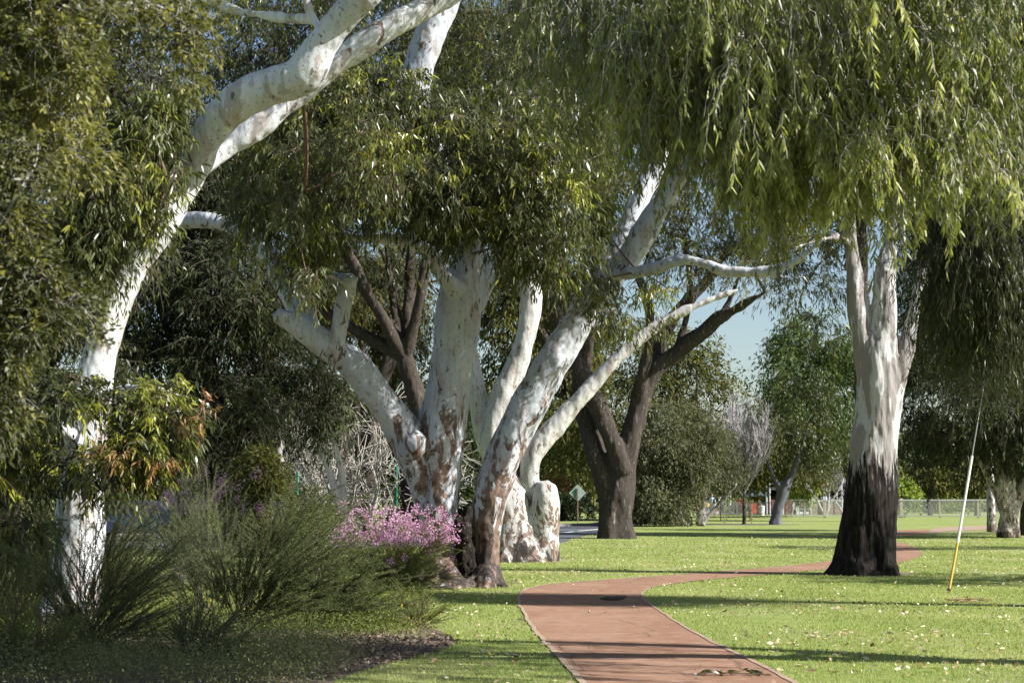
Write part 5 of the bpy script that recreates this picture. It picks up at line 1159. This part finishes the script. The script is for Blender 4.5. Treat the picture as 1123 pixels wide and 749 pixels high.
for s in (-.45,.45): mb = MB(); mb.box(s-.04,s+.04,-.05,.05,0,1.25); mb.build('post', wood, t)
mb = MB(); mb.box(-.45,.45,-.35,-.033,.4,.45); mb.build('ledge', dr, t)
x = at(835, 540, 125)[0]; t = thing('litter_bin', 'white cylindrical litter bin right of the orange cubby', 'bin', (x, 125, 0))
mb = MB(); cyl(mb, (0,0,0), (0,0,.62), .20, .23, 16); mb.build('drum', white, t)
mb = MB(); cyl(mb, (0,0,.63), (0,0,.72), .26, .20, 16); mb.build('lid', white, t)
xa = at(843, 540, 128)[0]; t = thing('shed', 'low maroon-walled shelter behind the leaning dark trunk', 'shed', (xa, 128, 0))
mr = simple('maroon_wall', (.16,.06,.06), .7)
mb = MB(); mb.box(0,2.2,0,1.5,0,1.15); mb.build('wall', mr, t, bevel=.02)
for s in (.05, 1.1, 2.15): mb = MB(); mb.box(s-.05,s+.05,-.08,-.002,0,1.9); mb.build('post', simple('shed_post', (.6,.6,.6), .5), t)
mb = MB(); mb.prism([(-.2,1.9),(2.4,1.9),(2.4,2.0),(-.2,2.12)], -.3, 1.7, axis=1); mb.build('roof', simple('dark_roof', (.07,.07,.08), .6), t, bevel=.01)
pl = simple('pole_grey', (.50,.52,.56), .5)
for px, Y, tp, lb_ in [(800.5,127,520,'pale light pole left of the leafless sapling'), (840.5,128,505,'pale light pole right of the white bin'), (844,126,515,'thinner grey pole beside the maroon shelter'), (923,124,480,'tall grey light pole just left of the charred trunk')]:
    x = at(px, 540, Y)[0]; t = thing('light_pole', lb_, 'light pole', (x, Y, 0), 'light poles beyond the lawn'); h = H + (HZ - tp)*Y/F
    mb = MB(); cyl(mb, (0,0,-.1), (0,0,h), .09 if px < 842 else .06, .06, 10); mb.build('pole', pl, t)
    mb = MB(); mb.prism([(-.12,h),(.35,h+.03),(.35,h+.12),(-.12,h+.14)], -.08, .08, axis=1); mb.build('lamp_head', pl, t, bevel=.02)

# blue car parked by the road behind the shrubs, and pale kerb wall
def car(label, px, Y, col):
    x = at(px, 540, Y)[0]; t = thing('parked_car', label, 'car', (x, Y, 0)); paint = simple('car_paint', col, .25, .6); glass = simple('car_glass', (.03,.035,.04), .08, .8); rub = simple('tyre_rubber', (.02,.02,.02), .8)
    prof = [(-2.1,.32),(-2.15,.62),(-2.0,.82),(-1.3,.92),(-.75,1.38),(.75,1.42),(1.45,.98),(2.1,.86),(2.15,.55),(2.1,.30),(1.72,.28),(1.62,.50),(1.38,.60),(1.12,.50),(1.02,.28),(-1.02,.28),(-1.12,.50),(-1.38,.60),(-1.62,.50),(-1.72,.28)]
    mb = MB(); mb.prism(prof, -.82, .82, axis=1); mb.build('body', paint, t, bevel=.06)
    mb = MB()
    for y0, y1 in ((-.835,-.822),(.822,.835)):
        mb.prism([(-1.15,.95),(-.68,1.31),(-.05,1.33),(-.05,.95)], y0, y1, axis=1); mb.prism([(.02,.95),(.02,1.33),(.68,1.34),(1.25,.98)], y0, y1, axis=1)
    mb.build('window', glass, t)
    for sx in (-1.37, 1.37):
        for y0, y1 in ((-.86,-.64),(.64,.86)):
            wh = MB(); cyl(wh, (sx,y0,.31), (sx,y1,.31), .31, .31, 20); w_ = wh.build('wheel', rub, t)
            rm = MB(); yy = y0-.012 if y0 < 0 else y1+.002; cyl(rm, (sx,yy,.31), (sx,yy+.01,.31), .19, .19, 14); rm.build('rim', simple('alloy', (.5,.5,.52), .3, metallic=.8), w_)
    for s in (-.6,.6): mb = MB(); mb.box(2.10,2.165,s-.15,s+.15,.62,.74); mb.build('headlight', simple('lamp_lens', (.7,.7,.7), .1), t)
    return t
car('blue car parked along the road, glimpsed through the airy shrub', 150, 58.5, (.02,.04,.09))
xa = at(90, 540, 63)[0]; xb = at(300, 540, 63)[0]
t = thing('low_wall', 'long low cream wall seen through the stems beyond the road', 'wall', (xa, 63, 0))
mb = MB(); mb.box(0, xb-xa, 0, .25, -.1, .75); mb.build('rendered_face', simple('cream_render', (.45,.42,.35), .9), t, bevel=.01)
mb = MB(); mb.box(-.03, xb-xa+.03, -.03, .28, .752, .82); mb.build('coping', simple('pale_cap', (.58,.55,.48), .8), t, bevel=.01)

# fallen bits
g = np.random.default_rng(77)
b = gp(795, 741); t = thing('fallen_sprig', 'grey green leafy sprig lying on the red path', 'sprig', b)
st = np.array([[[-.32,0,.02],[-.15,.02,.03],[0,.0,.03],[.15,-.03,.03],[.3,-.02,.02],[.42,-.05,.02]]]); link('stem', tubes_mesh('stem', st, np.full((1,6), .005), 5), t, M['twig'])
n = 60; P = np.stack([-.3+.7*g.random(n), g.normal(size=n)*.03, .025+.03*g.random(n)], 1); D = nrm(rand_dirs(n, g)*np.array([1,1,.3]) + np.array([.4,0,0]))
link('leaves', leaf_mesh('leaves', P, D, .09, .02, g.random(n)*.6, 'lance', .1, g), t, M['gumleaf'])
b = gp(672, 658.5); t = tag(link('bark_curl', None or tubes_mesh('bark_curl', np.array([[[-.2,0,.035],[-.1,.03,.04],[0,.02,.03],[.08,0,.045],[.16,.02,.05],[.22,.03,.07]]]), np.array([[.012,.03,.04,.036,.03,.01]]), 7), None, M['twig_dark']), 'dark curl of fallen bark alone on the red path', 'bark'); t.location = b
b = gp(1062, 660); t = thing('fallen_frond', 'brown dead frond lying on the lawn near the wire stay', 'frond', b)
n = 140; P = np.stack([g.normal(size=n)*.18, g.normal(size=n)*.12, .02+.03*g.random(n)], 1); D = nrm(rand_dirs(n, g)*np.array([1,.5,.15]))
link('leaves', leaf_mesh('leaves', P, D, .11, .012, .7+.3*g.random(n), 'kite', .05, g), t, M['litterleaf'])
link('stalk', tubes_mesh('stalk', np.array([[[-.3,0,.03],[-.1,.02,.04],[.1,0,.04],[.3,.03,.02]]]), np.full((1,4), .008), 5), t, M['twig'])


# ------------------------------------------------------------------ camera, light, world
cam_d = bpy.data.cameras.new('camera'); cam = bpy.data.objects.new('camera', cam_d); COL.objects.link(cam)
cam.location = (0, 0, H); cam.rotation_euler = (R(90) + TH, 0, 0)
cam_d.sensor_width = 36; cam_d.lens = F / 1123 * 36; cam_d.clip_start = .1; cam_d.clip_end = 5000
cam_d.dof.use_dof = True; cam_d.dof.focus_distance = 31; cam_d.dof.aperture_fstop = 4.5
scene.camera = cam
SUN_EL, SUN_AZ = 35.0, -16.0          # azimuth measured from +X (photo right) towards +Y (away)
sd = Vector((math.cos(R(SUN_EL)) * math.cos(R(SUN_AZ)), math.cos(R(SUN_EL)) * math.sin(R(SUN_AZ)), math.sin(R(SUN_EL))))
sl = bpy.data.lights.new('sun', 'SUN'); sun = bpy.data.objects.new('sun', sl); COL.objects.link(sun)
sl.energy = 5.0; sl.angle = R(.53); sl.color = (1, .965, .91); sun.location = (30, 0, 40)
sun.rotation_euler = (-sd).to_track_quat('-Z', 'Y').to_euler()
w = bpy.data.worlds.new('World'); scene.world = w; w.use_nodes = True
nt = w.node_tree; bg = nt.nodes['Background']
sk = nt.nodes.new('ShaderNodeTexSky'); sk.sky_type = 'NISHITA'; sk.sun_disc = False
sk.sun_elevation = R(SUN_EL); sk.sun_rotation = R(90 - SUN_AZ); sk.air_density = 1.0; sk.dust_density = .9; sk.ozone_density = 1.2
nt.links.new(sk.outputs[0], bg.inputs[0]); bg.inputs[1].default_value = .062
vs = scene.view_settings; vs.view_transform = 'Standard'; vs.look = 'None'; vs.gamma = 1; vs.exposure = 1.2; vs.use_curve_mapping = False
scene.render.engine = 'CYCLES'
cy = scene.cycles; cy.use_denoising = True; cy.max_bounces = 5; cy.diffuse_bounces = 2; cy.transmission_bounces = 4; cy.transparent_max_bounces = 6
cy.sample_clamp_indirect = 3
